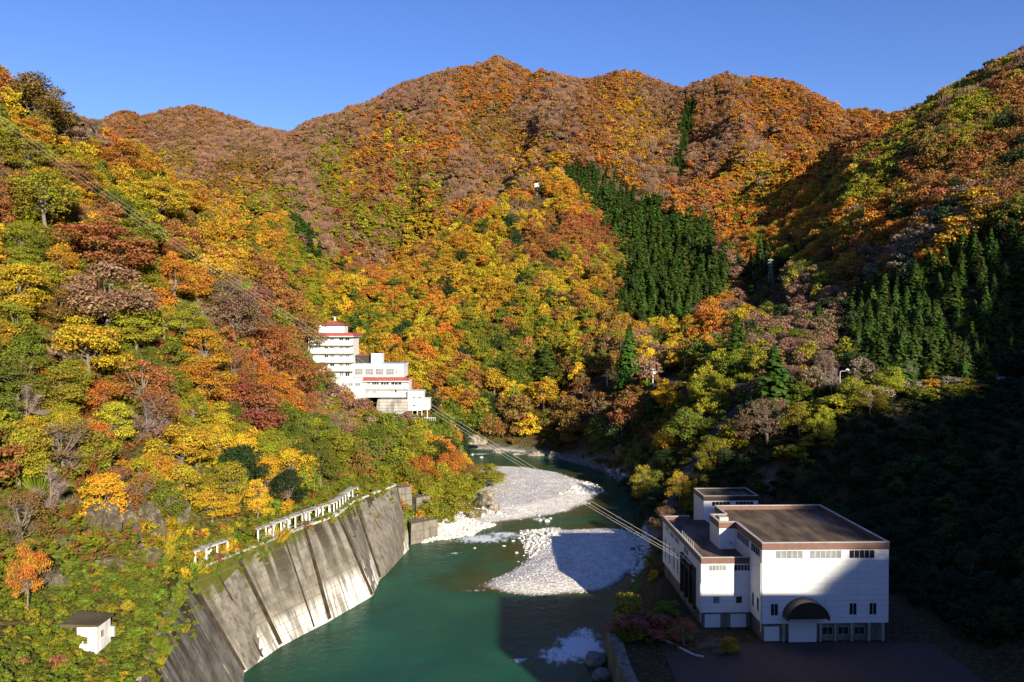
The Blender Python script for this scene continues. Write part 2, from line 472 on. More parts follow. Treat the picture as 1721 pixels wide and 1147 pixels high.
MAT_ROCK = rockm('cliff_rock', (.11,.09,.062), (.30,.26,.195))
MAT_BANK = rockm('bank_rock', (.30,.255,.19), (.52,.47,.38))
MAT_STONE = flat('river_stone', (.62,.59,.53), .85, .2, var=.35, scale=.35)
MAT_STONE_D = flat('dark_boulder', (.2,.19,.17), .85, .2, var=.4)

# ------------------------------------------------------------------ ground and water
gm = grid_mesh('ground', XX, YY, ZZ, [MAT_GROUND])
dR = sdist(XX, YY, RIVER)
dB = np.minimum(np.minimum(sdist(XX, YY, BAR1), sdist(XX, YY, BAR2)), sdist(XX, YY, SPIT))
grav = (1-sstep(-1.5, 3, dB))*(1-sstep(1.5, 3, ZZ))
grav = np.maximum(grav, (1-sstep(0, 5, dR))*(1-sstep(.6, 2.5, ZZ))*((XX < 6) | (dB < 2)))
gy, gx = np.gradient(ZZ); slope = np.hypot(gx/np.gradient(GX)[None, :], gy/np.gradient(GY)[:, None])
rock = sstep(np.where(XX > 10, 2.2, 1.3), np.where(XX > 10, 3.2, 2.1), slope)*(np.hypot(XX, YY) < 420)
rock = np.maximum(rock, (1-sstep(2, 7, dR))*(1-sstep(3, 7, ZZ))*.9*(YY > 196))
rock = rock*(dseg(XX, YY, MIDX) > 12)
fattr(gm, 'litter_and_shade', np.maximum(sstep(250, 420, np.hypot(XX, YY)), (XX > 12)*.9*(ZZ > 1))); fattr(gm, 'gravel', grav); fattr(gm, 'rock', rock); fattr(gm, 'wet', (1-sstep(.0, .28, ZZ)))  # leaf litter far off; on the right bank it paints in the hill shade
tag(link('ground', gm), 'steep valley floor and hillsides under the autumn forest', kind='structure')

wx = np.arange(-72, 46, 1.0); wy = np.concatenate([np.arange(15, 120, 3), np.arange(120, 345, 1.0), np.arange(345, 410, 4)])
WX, WY = np.meshgrid(wx, wy)
wm = M('river_water'); wm.rough(.18, .06)
dep = wm.attr('depth')
wc = wm.ramp(dep, [(0, (.085,.07,.022)), (.16, (.05,.052,.012)), (.4, (.018,.06,.026)), (1, (.012,.075,.045))])
wc = wm.mix(wm.ramp(wm.noise(.06, 4), [(.4,(0,0,0)),(.65,(1,1,1))]), wc, (.018,.10,.055))
fo = wm.attr('foam')
fn = wm.noise(.9, 8, None, .72, (1, .45, 1))
ff = wm.ramp(wm.math('ADD', wm.math('MULTIPLY', fo, .5), wm.math('MULTIPLY', fn, 1.0)), [(.72, (0,0,0)), (.9, (1,1,1))])
wm.col(wm.mix(ff, wc, (.72,.75,.76)))
wm.l(wm.math('ADD', wm.math('MULTIPLY', ff, .6), .16), wm.b.inputs['Roughness'])
wm.bump(wm.math('ADD', wm.noise(1.1, 6, None, .6, (1, .6, 1)), wm.math('MULTIPLY', wm.noise(.25, 3), 1.2)), .5, .3)
WH = H(WX, WY)
wmesh = grid_mesh('river', WX, WY, np.zeros_like(WX)+fbm(WX/2.5, WY/2.5, 2, 3)*.02, [wm.m])
fattr(wmesh, 'depth', np.clip(-WH/3.2, 0, 1))
foam = np.zeros_like(WX)
for cx_, cy_, rx, ry, a in ((-8,203,9,5,.9),(-2,207,7,4,.8),(12,134,4.5,6,1.25),(8,131,4,5,.85),(13,140,3,4,.8),(1.2,128.6,1.3,.7,1.3),(8,224,3,3,.8),(-14,190,2.2,1.2,.7),(-8,163,4,1.2,.55),(-14,339,6,3,.7)):
    foam = np.maximum(foam, a*np.exp(-(((WX-cx_)/rx)**2+((WY-cy_)/ry)**2)))
fattr(wmesh, 'foam', foam)
tag(link('river', wmesh), 'green river pool with riffles between the gravel bars', kind='structure')
# ------------------------------------------------------------------ geometry-node scatter (only for what nobody could count)
def scatter(name, protos, pts, scl, rot, col, idx, label, kind='stuff', mat=None):
    """one object whose points each carry one of PROTOS"""
    pc = bpy.data.collections.new(name+'_kinds')
    for i, me in enumerate(protos):
        pc.objects.link(bpy.data.objects.new('%s_kind_%02d' % (name, i), me))
    me = bpy.data.meshes.new(name)
    n = len(pts)
    me.vertices.add(n); me.vertices.foreach_set('co', np.asarray(pts, np.float32).ravel())
    a = me.attributes.new('scl', 'FLOAT_VECTOR', 'POINT'); a.data.foreach_set('vector', np.asarray(scl, np.float32).ravel())
    a = me.attributes.new('rot', 'FLOAT_VECTOR', 'POINT'); a.data.foreach_set('vector', np.asarray(rot, np.float32).ravel())
    a = me.attributes.new('col', 'FLOAT_COLOR', 'POINT'); a.data.foreach_set('color', np.concatenate([np.asarray(col, np.float32), np.ones((n, 1), np.float32)], 1).ravel())
    a = me.attributes.new('idx', 'INT', 'POINT'); a.data.foreach_set('value', np.asarray(idx, np.int32))
    o = link(name, me)
    ng = bpy.data.node_groups.new(name, 'GeometryNodeTree')
    ng.interface.new_socket('Geometry', in_out='INPUT', socket_type='NodeSocketGeometry')
    ng.interface.new_socket('Geometry', in_out='OUTPUT', socket_type='NodeSocketGeometry')
    gi = ng.nodes.new('NodeGroupInput'); go = ng.nodes.new('NodeGroupOutput')
    ci = ng.nodes.new('GeometryNodeCollectionInfo'); ci.inputs['Collection'].default_value = pc
    ci.inputs['Separate Children'].default_value = True; ci.inputs['Reset Children'].default_value = True
    ip = ng.nodes.new('GeometryNodeInstanceOnPoints'); ip.inputs['Pick Instance'].default_value = True
    def na(nm, ty, sock):
        q = ng.nodes.new('GeometryNodeInputNamedAttribute'); q.data_type = ty; q.inputs[0].default_value = nm
        ng.links.new(q.outputs[0], sock)
    na('idx', 'INT', ip.inputs['Instance Index']); na('scl', 'FLOAT_VECTOR', ip.inputs['Scale']); na('rot', 'FLOAT_VECTOR', ip.inputs['Rotation'])
    ng.links.new(gi.outputs[0], ip.inputs['Points']); ng.links.new(ci.outputs[0], ip.inputs['Instance'])
    ng.links.new(ip.outputs[0], go.inputs[0])
    md = o.modifiers.new('scatter', 'NODES'); md.node_group = ng
    tag(o, label, kind=kind)
    return o

def amesh(name, v, f, mats, **attrs):
    m = bpy.data.meshes.new(name); m.from_pydata([tuple(p) for p in v], [], f)
    for t in (mats if isinstance(mats, (list, tuple)) else [mats]): m.materials.append(t)
    for k, a in attrs.items(): fattr(m, k, a)
    m.update(); return m

# ------------------------------------------------------------------ the concrete river wall
def wallmat():
    m = M('river_wall_concrete'); m.rough(.9, .12)
    su, sv = m.attr('su'), m.attr('sv')
    cmb = m.n('CombineXYZ'); m.l(su, cmb.inputs[0]); m.l(m.math('MULTIPLY', sv, .09), cmb.inputs[1])
    vec = cmb.outputs[0]
    cm2 = m.n('CombineXYZ'); m.l(su, cm2.inputs[0]); m.l(sv, cm2.inputs[1])
    blot = m.noise(.3, 8, cm2.outputs[0], .65)
    c = m.ramp(blot, [(.28, (.09,.08,.058)), (.5, (.22,.20,.155)), (.72, (.37,.34,.28))])
    st = m.noise(.30, 3, vec, .5)
    st2 = m.noise(1.6, 5, vec, .65)
    up = m.math('SUBTRACT', 1.12, m.math('MULTIPLY', sv, .085))
    sf = m.math('MULTIPLY', m.ramp(st, [(.46, (0,0,0)), (.54, (1,1,1))]), up, True)
    c = m.mix(m.math('MULTIPLY', sf, .9), c, (.028,.02,.011))
    c = m.mix(m.math('MULTIPLY', m.ramp(st2, [(.52, (0,0,0)), (.66, (1,1,1))]), .5), c, (.07,.06,.035))
    mf = m.math('ADD', m.math('MULTIPLY', m.attr('moss'), .42), m.math('MULTIPLY', m.noise(.5, 8, cm2.outputs[0], .72), .6))
    c = m.mix(m.ramp(mf, [(.52, (0,0,0)), (.6, (.95,.95,.95))]), c, (.085,.09,.012))
    lo = m.attr('low')
    drip = m.ramp(m.noise(1.1, 4, vec, .6), [(.47, (1,1,1)), (.57, (.12,.12,.12))])
    c = m.mix(m.math('MULTIPLY', lo, drip), c, (.74,.71,.63))
    m.col(c); m.bump(m.noise(2.5, 7, cm2.outputs[0]), .35, .08)
    return m.m
MAT_RW = wallmat()
def rw_point(i, t, v):
    """bay I, share T along it, share V up the batter"""
    b = np.array(BASE[i])*(1-t)+np.array(BASE[i+1])*t
    c = np.array(CREST[i])*(1-t)+np.array(CREST[i+1])*t
    p = b+(c-b)*v
    return np.array([p[0], p[1], 15.3*v-.2])
wall = empty('river_wall', (BASE[1][0], BASE[1][1], 0))
tag(wall, 'tall battered concrete river wall stained by moss and seepage beside the green pool', 'wall')
WI = Vector((-BASE[1][0], -BASE[1][1], 0))
def rel(p): return (p[0]+WI[0], p[1]+WI[1], p[2])
run = 0
ribs = []
MAT_RIB = flat('dark_brown_rib', (.055,.042,.026), .9, .1, var=.5, scale=.8)  # ribs dark brown over their whole height
NR = 10
for i in range(len(BASE)-1):
    L = math.hypot(CREST[i+1][0]-CREST[i][0], CREST[i+1][1]-CREST[i][1])
    nc = max(1, round(L/7.5))
    p0, p1, p2 = rw_point(i, 0, 0), rw_point(i, 1, 0), rw_point(i, 0, 1)
    nrm = np.cross(p1-p0, p2-p0); nrm /= np.linalg.norm(nrm)
    if nrm[0] < 0: nrm = -nrm
    back = []
    for v in (-.12, 1.0):
        for t in (0, 1): back.append(rw_point(i, t, v))
    # the body behind the blocks
    q = [back[0], back[1], back[3], back[2]]
    inner = [p-nrm*.10 for p in q]; outer = [p-nrm*1.3-np.array([0, 0, .4]) for p in q]
    mm = MB().hexa([rel(p) for p in outer], [rel(p) for p in inner])
    o = mm.build('wall_core', MAT_WALL_D, wall)
    for r in range(NR):
        off = 0
        edges = [0]+[k+off for k in range(0 if off else 1, nc)]+[nc]
        edges = sorted(set(e/nc for e in edges))
        for a, b in zip(edges[:-1], edges[1:]):
            v0, v1 = r/NR, (r+1)/NR
            gx_, gz_ = .03/L, .035/17
            pr = RNG.random()*.07
            P = [rw_point(i, t, v) for t, v in ((a+gx_, v0+gz_), (b-gx_, v0+gz_), (b-gx_, v1-gz_), (a+gx_, v1-gz_))]
            front = [p+nrm*pr for p in P]; rear = [p-nrm*.12 for p in P]
            me = MB().hexa([rel(p) for p in rear], [rel(p) for p in front])
            ms = me.mesh('concrete_block', MAT_RW)
            tt = [a, b, b, a]; vv = [v0, v0, v1, v1]
            near = 1.0 if i in (1,) else (.75 if i == 2 else .45)
            fattr(ms, 'su', [run+t*L for t in tt]*2); fattr(ms, 'sv', [(1-v)*17 for v in vv]*2)
            fattr(ms, 'moss', [max(0, (v-.45)/.55)*near+(.12 if i < 2 else 0) for v in vv]*2)
            lowv = .16 if i < 3 else (.26 if i < 5 else .12)
            fattr(ms, 'low', [1.0 if v < lowv+.04 else max(0, 1-(v-lowv)/.15) for v in vv]*2 if i > 0 else [0]*8)
            link('concrete_block', ms, wall)
    if i > 0:
        ribs.append((i, 0.0, .45)); 
        for k in range(1, nc):
            if (k+i) % 2 == 0: ribs.append((i, k/nc, .2))
    run += L
for i, t, wd in ribs:
    a, b = rw_point(i, t, .03), rw_point(i, t, 1.0)
    d = np.array([CREST[i+1][0]-CREST[i][0], CREST[i+1][1]-CREST[i][1], 0.]); d /= np.linalg.norm(d)
    n2 = np.cross(d, (b-a)/np.linalg.norm(b-a)); n2 = n2 if n2[0] > 0 else -n2
    q = [a-d*wd, a+d*wd, b+d*wd*.8, b-d*wd*.8]
    me = MB().hexa([rel(p-n2*.1) for p in q], [rel(p+n2*(.22 if wd > .3 else .12)) for p in q]).mesh('rib', MAT_RIB)
    fattr(me, 'su', [40+7*i+t]*8); fattr(me, 'sv', [17,17,0,0]*2); fattr(me, 'moss', [0,0,.7,.7]*2); fattr(me, 'low', [.3,.3,0,0]*2)
    link('rib', me, wall)
# coping strip along the crest
mb = MB()
for i in range(len(CREST)-1):
    a = np.array([*CREST[i], 15.1]); b = np.array([*CREST[i+1], 15.1])
    d = (b-a)/np.linalg.norm(b-a); n2 = np.array([-d[1], d[0], 0])
    q = [a-n2*.12+d*.03, b-n2*.12-d*.03, b+n2*.9-d*.03, a+n2*.9+d*.03]
    MBp = MB().hexa([rel(p) for p in q], [rel(p+np.array([0,0,.38])) for p in q]).build('coping', MAT_PALE if i > 2 else MAT_WALL, wall)

# stepped walls that close the river wall at its far end
def slab(name, poly, z0, z1, mat, label, batter=0):
    cx0 = sum(p[0] for p in poly)/len(poly); cy0 = sum(p[1] for p in poly)/len(poly)
    bot = [(p[0]-cx0, p[1]-cy0, 0) for p in poly]
    top = [((p[0]-cx0)*(1-batter), (p[1]-cy0)*(1-batter)+batter*2, z1-z0) for p in poly]
    e = empty(name, (cx0, cy0, z0)); tag(e, label, 'wall')
    nr = max(2, int((z1-z0)/1.6))
    for r in range(nr):
        f0, f1 = r/nr, (r+1)/nr-.012
        L = lambda f: [tuple(b[k]*(1-f)+t[k]*f for k in range(3)) for b, t in zip(bot, top)]
        MB().hexa(L(f0), L(f1)).build('concrete_course', mat, e)
    return e
slab('end_block', [(-25.6,197.5),(-19.2,203),(-21.5,207),(-27,202)], -1, 5.2, MAT_WALL_D, 'flat topped concrete block at the far foot of the river wall beside the white stones', .04)
slab('stepped_wall', [(-25.3,206),(-21.5,209.5),(-23,213),(-28,210)], 0, 10, MAT_WALL_D, 'dark stained lower step wall just behind the flat topped concrete block', .12)
slab('stepped_wall', [(-31,203),(-26.3,206.6),(-28,211),(-34,208)], 4, 13.0, MAT_WALL_D, 'dark stained upper step wall at the far top end of the river wall', .08)
slab('revetment', [(-24.5,272),(-17.5,279),(-19,281),(-26,275)], 2, 12.5, MAT_WALL, 'small grey streaked retaining wall above the bushes by the upper gravel bar', .06)

# gallery of white portals on the crest
MAT_GAL = concrete('mossy_slab', (.5,.48,.43), 0, .75)
def crest_at(s, off):
    pts = [np.array(p) for p in CREST[1:]]
    for a, b in zip(pts[:-1], pts[1:]):
        L = np.linalg.norm(b-a)
        if s <= L or b is pts[-1]:
            d = (b-a)/L; n2 = np.array([-d[1], d[0]])
            return a+d*s+n2*off, d
        s -= L
for (s0, s1, lab) in ((3.0, 10.5, 'short white concrete gallery of square portals on the near crest of the river wall'),
                      (18.5, 58.5, 'long white concrete gallery of square portals along the middle crest of the river wall')):
    p0, _ = crest_at(s0, 1)
    e = empty('gallery', (p0[0], p0[1], 15.3)); tag(e, lab, 'gallery')
    R = lambda p, z: (p[0]-p0[0], p[1]-p0[1], z-15.3)
    n = int((s1-s0)/2.2)
    for k in range(n+1):
        s = s0+(s1-s0)*k/n
        p, d = crest_at(s, 1.0); nn = np.array([-d[1], d[0]])
        q = [p+d*.11+nn*.11, p-d*.11+nn*.11, p-d*.11-nn*.11, p+d*.11-nn*.11]
        MB().hexa([R(x, 15.0) for x in q[::-1]], [R(x, 17.7) for x in q[::-1]]).build('post', MAT_WHITE3, e)
        if k < n:
            a, _ = crest_at(s, .6); b, _ = crest_at(s0+(s1-s0)*(k+1)/n-.03, .6)
            a2, _ = crest_at(s, 2.2); b2, _ = crest_at(s0+(s1-s0)*(k+1)/n-.03, 2.2)
            MB().hexa([R(x, 17.7) for x in (a, b, b2, a2)], [R(x, 17.96+RNG.random()*.08) for x in (a, b, b2, a2)]).build('roof_slab', MAT_GAL, e)
            if RNG.random() < .55:
                MB().hexa([R(x, 15.2) for x in (a2*.96+a*.04, b2*.96+b*.04, b2, a2)], [R(x, 17.7) for x in (a2*.96+a*.04, b2*.96+b*.04, b2, a2)]).build('back_panel', MAT_WHITE3, e)
            f1, _ = crest_at(s, .15); f2, _ = crest_at(s+2.1, .15)
            MB().tube([R(f1, 16.2), R(f2, 16.2)], .045, 5).build('handrail', MAT_STEEL, e)

# ------------------------------------------------------------------ wall-face builder for the buildings
def subrect(r, o):
    a0, a1, b0, b1 = r; c0, c1, d0, d1 = o
    if c0 >= a1 or c1 <= a0 or d0 >= b1 or d1 <= b0: return [r]
    out = []
    if d0 > b0: out.append((a0, a1, b0, d0))
    if d1 < b1: out.append((a0, a1, d1, b1))
    m0, m1 = max(b0, d0), min(b1, d1)
    if c0 > a0: out.append((a0, c0, m0, m1))
    if c1 < a1: out.append((c1, a1, m0, m1))
    return out
def fbox(face, a0, a1, b0, b1, lo, hi, mb=None):
    """box on a face: FACE = ('y', y) looks to -y, ('x', x) looks to -x, ('X', x) looks to +x; LO..HI is how far it stands out"""
    mb = mb or MB()
    k, p = face
    if k == 'y': mb.box(a0, a1, p-hi, p-lo, b0, b1)
    elif k == 'x': mb.box(p-hi, p-lo, a0, a1, b0, b1)
    else: mb.box(p+lo, p+hi, a0, a1, b0, b1)
    return mb
def cladding(parent, face, a0, a1, b0, b1, opens, da, db, mat, stag=True):
    nb = max(1, round((b1-b0)/db)); na = max(1, round((a1-a0)/da))
    for j in range(nb):
        v0, v1 = b0+(b1-b0)*j/nb, b0+(b1-b0)*(j+1)/nb
        sh = (.5 if (stag and j % 2) else 0)
        ed = sorted(set([a0, a1]+[a0+(a1-a0)*(i+sh)/na for i in range(na+1) if a0 < a0+(a1-a0)*(i+sh)/na < a1]))
        for u0, u1 in zip(ed[:-1], ed[1:]):
            rs = [(u0+.018, u1-.018, v0+.022, v1-.022)]
            for o in opens: rs = [q for r in rs for q in subrect(r, o)]
            rs = [r for r in rs if r[1]-r[0] > .02 and r[3]-r[2] > .02]
            if not rs: continue
            pr = .05+RNG.random()*.008
            for r in rs: fbox(face, *r, .0, pr).build('wall_panel', mat, parent)
def window(parent, face, a0, a1, b0, b1, n=1, rows=1, glass=None, name='window', fr=.05, fm=None):
    mb = MB(); fm = fm or MAT_WHITE
    fbox(face, a0, a1, b0, b0+fr, .002, .07, mb); fbox(face, a0, a1, b1-fr, b1, .002, .07, mb)
    for i in range(n+1):
        c = a0+(a1-a0-fr)*i/n
        fbox(face, c, c+fr, b0+fr, b1-fr, .002, .068, mb)
    for j in range(1, rows):
        c = b0+(b1-b0)*j/rows
        fbox(face, a0+fr, a1-fr, c, c+fr*.8, .002, .064, mb)
    w = mb.build(name, fm, parent)
    for i in range(n):
        c0, c1 = a0+(a1-a0-fr)*i/n+fr, a0+(a1-a0-fr)*(i+1)/n
        fbox(face, c0, c1, b0+fr, b1-fr, .003, .03).build('pane', glass or MAT_GLASS, w)
    return w

# ------------------------------------------------------------------ powerhouse
ph = empty('powerhouse', (39.4, 123, 5.3), math.radians(1.65))
tag(ph, 'large white flat roofed powerhouse with brown parapet and arched canopy over its shutter', 'building')
# coordinates in here: x to the right along the front, y away from the camera, z up from the yard
T = 15.7
MB().box(.0, 20.2, .0, 26, 2.9, T-1.1).build('body', MAT_CAP, ph)
MB().box(.35, 19.9, .45, 25.9, -.6, 2.9).build('plinth', MAT_WALL_D, ph)
MB().box(-2.9, .0, 13.4, 19.2, -.6, T-1.1).build('stair_tower', MAT_WHITE2, ph)
def parapet(x0, x1, y0, y1, top, h, th=.38, skip=()):
    segs = {'front': (x0, x1, y0, y0+th), 'rear': (x0, x1, y1-th, y1), 'left': (x0, x0+th, y0+th, y1-th), 'right': (x1-th, x1, y0+th, y1-th)}
    for k, s in segs.items():
        if k in skip: continue
        f = MB().box(*s, top-h, top).build('fascia', MAT_BROWN, ph)
        MB().box(s[0]-.05, s[1]+.05, s[2]-.05*(k in ('front','rear')), s[3]+.05*(k in ('front','rear')), top+.002, top+.09).build('coping', MAT_CAP, f)
parapet(-.06, 20.26, -.06, 26.06, T, 1.1, skip=('left',))
for y0, y1 in ((.33, 13.3), (19.3, 25.6)):
    f = MB().box(-.06, .32, y0, y1, T-1.1, T).build('fascia', MAT_BROWN, ph); MB().box(-.11, .37, y0+.06, y1-.06, T+.002, T+.09).build('coping', MAT_CAP, f)
for s in ((-2.96, .0, 13.34, 13.72), (-2.96, .0, 18.9, 19.26), (-2.96, -2.6, 13.73, 18.89)):
    f = MB().box(*s, T-1.1, T).build('fascia', MAT_BROWN, ph); MB().box(s[0]-.05, s[1]+.05, s[2]-.05, s[3]+.05, T+.002, T+.09).build('coping', MAT_CAP, f)
MB().box(.33, 19.87, .33, 25.67, T-1.1, T-.75).build('roof_deck', MAT_ROOF, ph)
MB().box(-2.58, .32, 13.73, 18.89, T-1.09, T-.74).build('roof_deck', MAT_ROOF, ph)
MB().box(-1.7, -.1, 17.2, 18.6, T-.74, T-.1).build('roof_hatch', MAT_CAP, ph)
# front face: strip windows, small windows, shutter, canopy
F = ('y', 0.0)
strips = [(2.06, 6.45), (7.5, 12.6), (13.8, 17.9)]
smalls = [(1.34, 2.56), (13.9, 15.1), (17.1, 18.3)]
opens = [(a, b, T-2.5, T-1.15) for a, b in strips]+[(a, b, 4.2, 6.1) for a, b in smalls]+[(4.2, 8.75, 0, 4.9)]
cladding(ph, F, 0, 20.2, 2.9, T-1.12, opens, 5.05, .93, MAT_WHITE2, False)
for k, (a, b) in enumerate(strips): window(ph, F, a, b, T-2.5, T-1.18, n=(5, 6, 5)[k], glass=MAT_BLIND if k < 2 else MAT_GLASS)  # pane tone follows the sun: pale blinds where lit, dark glass in shade
for a, b in smalls: window(ph, F, a, b, 4.2, 6.1, n=2)
def shutter(parent, face, a0, a1, b0, b1, step=.28):
    s = fbox(face, a0, a1, b0, b1, .0, .03).build('shutter', MAT_SHUT, parent)
    k = b0
    while k < b1-.05:
        fbox(face, a0+.05, a1-.05, k+.02, min(k+step, b1)-.02, .031, .07).build('shutter_slat', MAT_SHUT, s); k += step
shutter(ph, ('y', -.02), 4.25, 8.7, -.1, 4.35)
fbox(('y', .45), .5, 2.9, -.1, 2.3, 0, .05).build('shutter', MAT_SHUT, ph)
for a in (3.3, 9.2, 11.6, 14.2, 17.0, 19.2): MB().box(a, a+.35, .0, .44, -.6, 2.9).build('pier', MAT_WALL, ph)
for a in (9.8, 12.3, 14.9): window(ph, ('y', .45), a, a+1.7, .9, 2.2, n=2, fm=MAT_CAP)
n = 18; mb = MB(); cxx, cz, r1, r0 = 6.55, 4.15, 3.35, 3.1
for i in range(n):
    t0, t1 = PI*i/n, PI*(i+1)/n
    P = [(cxx-r*math.cos(t), cz+r*.87*math.sin(t)) for t in (t0, t1) for r in (r0, r1)]
    mb.hexa([(P[0][0],-.06,P[0][1]),(P[1][0],-.06,P[1][1]),(P[3][0],-.06,P[3][1]),(P[2][0],-.06,P[2][1])], [(P[0][0],-2.3,P[0][1]),(P[1][0],-2.3,P[1][1]),(P[3][0],-2.3,P[3][1]),(P[2][0],-2.3,P[2][1])])
can = mb.build('canopy', MAT_DKBROWN, ph)
mb = MB()
for i in range(n):
    t0, t1 = PI*i/n, PI*(i+1)/n
    mb.quad((cxx-r0*math.cos(t0),-2.2,cz+r0*.87*math.sin(t0)), (cxx-r0*math.cos(t1),-2.2,cz+r0*.87*math.sin(t1)), (cxx-r0*math.cos(t1),-2.2,max(cz+.75, cz)-.0) if 0 else (cxx-r0*math.cos(t1),-2.2,cz+.25), (cxx-r0*math.cos(t0),-2.2,cz+.25))
mb.build('canopy_front', MAT_DKBROWN, can)
# left face of the main block
Lf = ('x', 0.0)
cladding(ph, Lf, .05, 13.3, 2.9, T-1.12, [(1.0,5.2,T-2.6,T-1.15),(6.2,12.6,T-2.6,T-1.15),(1.2,2.3,4.2,6.6),(3.6,4.6,4.2,6.6)], 4.4, .93, MAT_WHITE2)
window(ph, Lf, 1.0, 5.2, T-2.55, T-1.2, n=4); window(ph, Lf, 6.2, 12.6, T-2.55, T-1.2, n=6)
window(ph, Lf, 1.25, 2.25, 4.25, 6.5); window(ph, Lf, 3.65, 4.55, 4.25, 6.5)
MB().tube([(-.14,.22,1.5),(-.14,.22,12.5)], .07, 6).build('downpipe', MAT_WHITE, ph)
cladding(ph, ('y', 13.4), -2.9, -.05, 3, T-1.12, [], 2.9, .93, MAT_WHITE2)
MB().box(-1.1, -.7, 13.05, 13.34, 11.9, 12.4).build('floodlight', MAT_STEEL, ph)
# low wing
w = empty('powerhouse_wing', (31.2, 128.7, 5.3), math.radians(1.65))
tag(w, 'lower white wing of the powerhouse towards the river with roof edge ladder rails', 'building')
TW = 11.7; WW = 8.45; WL = 28.5
MB().box(0, WW-.02, 0, WL, 2.6, TW-1.0).build('body', MAT_CAP, w)
MB().box(.3, WW-.05, .4, WL-.2, -6, 2.6).build('plinth', MAT_WALL_D, w)
for s in ((-.06, WW-.03, -.06, .3), (-.06, 5.2, WL-.3, WL+.06), (-.06, .3, .31, WL-.31)):
    f = MB().box(*s, TW-1.0, TW).build('fascia', MAT_BROWN, w); MB().box(s[0]-.05, s[1]+.0, s[2]-.05*(s[3]-s[2] < 1), s[3]+.05*(s[3]-s[2] < 1), TW+.002, TW+.08).build('coping', MAT_CAP, f)
MB().box(.31, WW-.04, .31, WL-.31, TW-1.0, TW-.7).build('roof_deck', MAT_ROOF, w)
cladding(w, ('y', 0.), 0, WW-.03, 2.6, TW-1.02, [(1.2,4.1,TW-2.2,TW-1.15),(5.4,8.2,TW-2.2,TW-1.15),(1.95,3.05,4.1,5.3),(5.7,6.8,4.1,5.3)], 4.2, .93, MAT_WHITE2, False)
window(w, ('y', 0.), 1.2, 4.1, TW-2.2, TW-1.18, n=5, glass=MAT_BLIND); window(w, ('y', 0.), 5.4, 8.2, TW-2.2, TW-1.18, n=5)  # left windows pale for the sun, right ones dark for the shade
window(w, ('y', 0.), 1.95, 3.05, 4.1, 5.3, glass=MAT_BLIND); window(w, ('y', 0.), 5.7, 6.8, 4.1, 5.3)
for a in (1.9, 5.65):
    fbox(('y', 0.), a, a+1.2, 5.4, 7.8, .055, .09).build('louvre_panel', MAT_WHITE2, w)
for a in (.7, 5.0): shutter(w, ('y', .4), a, a+2.6, -.1, 2.2)
so = [(k*3.9+15.2, k*3.9+18.2, TW-2.2, TW-1.15) for k in range(3)]+[(8.3, 11.4, TW-2.2, TW-1.15)]+[(3.2, 12.5, .9, TW-2.6)]+[(a, a+.9, 4, 8) for a in (15.5, 18.5, 22, 25.5)]
cladding(w, ('x', 0.), 0, WL, 2.6, TW-1.02, so, 4.7, .93, MAT_WHITE2)
for a0, a1, b0, b1 in so[:4]: window(w, ('x', 0.), a0, a1, b0, b1, n=4)
window(w, ('x', 0.), 1.2, 6.3, TW-2.2, TW-1.15, n=5)
for a in (15.5, 18.5, 22, 25.5): window(w, ('x', 0.), a, a+.9, 4, 8, rows=2)
MB().box(-.12, -.052, 3.2, 12.5, 2.0, TW-2.6).build('recess_shade_panel', MAT_GLASS, w)  # dark panel painted for the shade inside the side recess
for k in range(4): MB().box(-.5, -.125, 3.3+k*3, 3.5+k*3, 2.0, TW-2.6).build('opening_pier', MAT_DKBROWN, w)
MB().tube([(-.1,.15,1.0),(-.1,.15,7.4)], .07, 6).build('downpipe', MAT_WHITE, w)
for k in range(7):
    y = 5.5+k*1.3
    MB().tube([(.1,y,TW+.08),(.1,y,TW+1.1)], .035, 5).build('rail_post', MAT_STEEL, w)
MB().tube([(.1,5.5,TW+1.1),(.1,5.5+6*1.3,TW+1.1)], .03, 5).build('rail', MAT_STEEL, w)
# rear block
rb = empty('switch_house', (45.6, 186, 5.3), math.radians(1.65))
tag(rb, 'small white switch house with dark flat roof behind the powerhouse', 'building')
MB().box(0, 13, 0, 9, -.5, 8.4).build('body', MAT_CAP, rb)
for s in ((-.06, 13.06, -.06, .25), (-.06, 13.06, 8.8, 9.06), (-.06, .25, .26, 8.79), (12.8, 13.06, .26, 8.79)):
    f = MB().box(*s, 8.4, 9.5).build('fascia', MAT_DKBROWN, rb); MB().box(s[0]-.04, s[1]+.04, s[2]-.04*(s[3]-s[2] < 1), s[3]+.04*(s[3]-s[2] < 1), 9.502, 9.6).build('coping', MAT_CAP, f)
MB().box(.26, 12.79, .26, 8.79, 8.4, 8.8).build('roof_deck', MAT_ROOF, rb)
cladding(rb, ('y', 0.), 0, 13, .3, 8.38, [(1.9,6.3,7.1,8.2),(7.6,11.9,7.1,8.2)], 4.3, 1.0, MAT_WHITE2)
window(rb, ('y', 0.), 1.9, 6.3, 7.1, 8.2, n=5); window(rb, ('y', 0.), 7.6, 11.9, 7.1, 8.2, n=5)
cladding(rb, ('x', 0.), 0, 9, .3, 8.38, [], 3, 1.0, MAT_WHITE2)
# the tall intake tower on the dam, out of the picture; its shadow falls across the pool and the yard
it = empty('intake_tower', (58, 5, 0)); tag(it, 'square concrete intake tower on the near bank', 'tower')
MB().box(0, 50, 0, 25, -3, 44.5).build('body', MAT_PALE, it); MB().box(-.3, 50.3, -.3, 25.2, 44.5, 46.4).build('parapet', MAT_WALL, it)
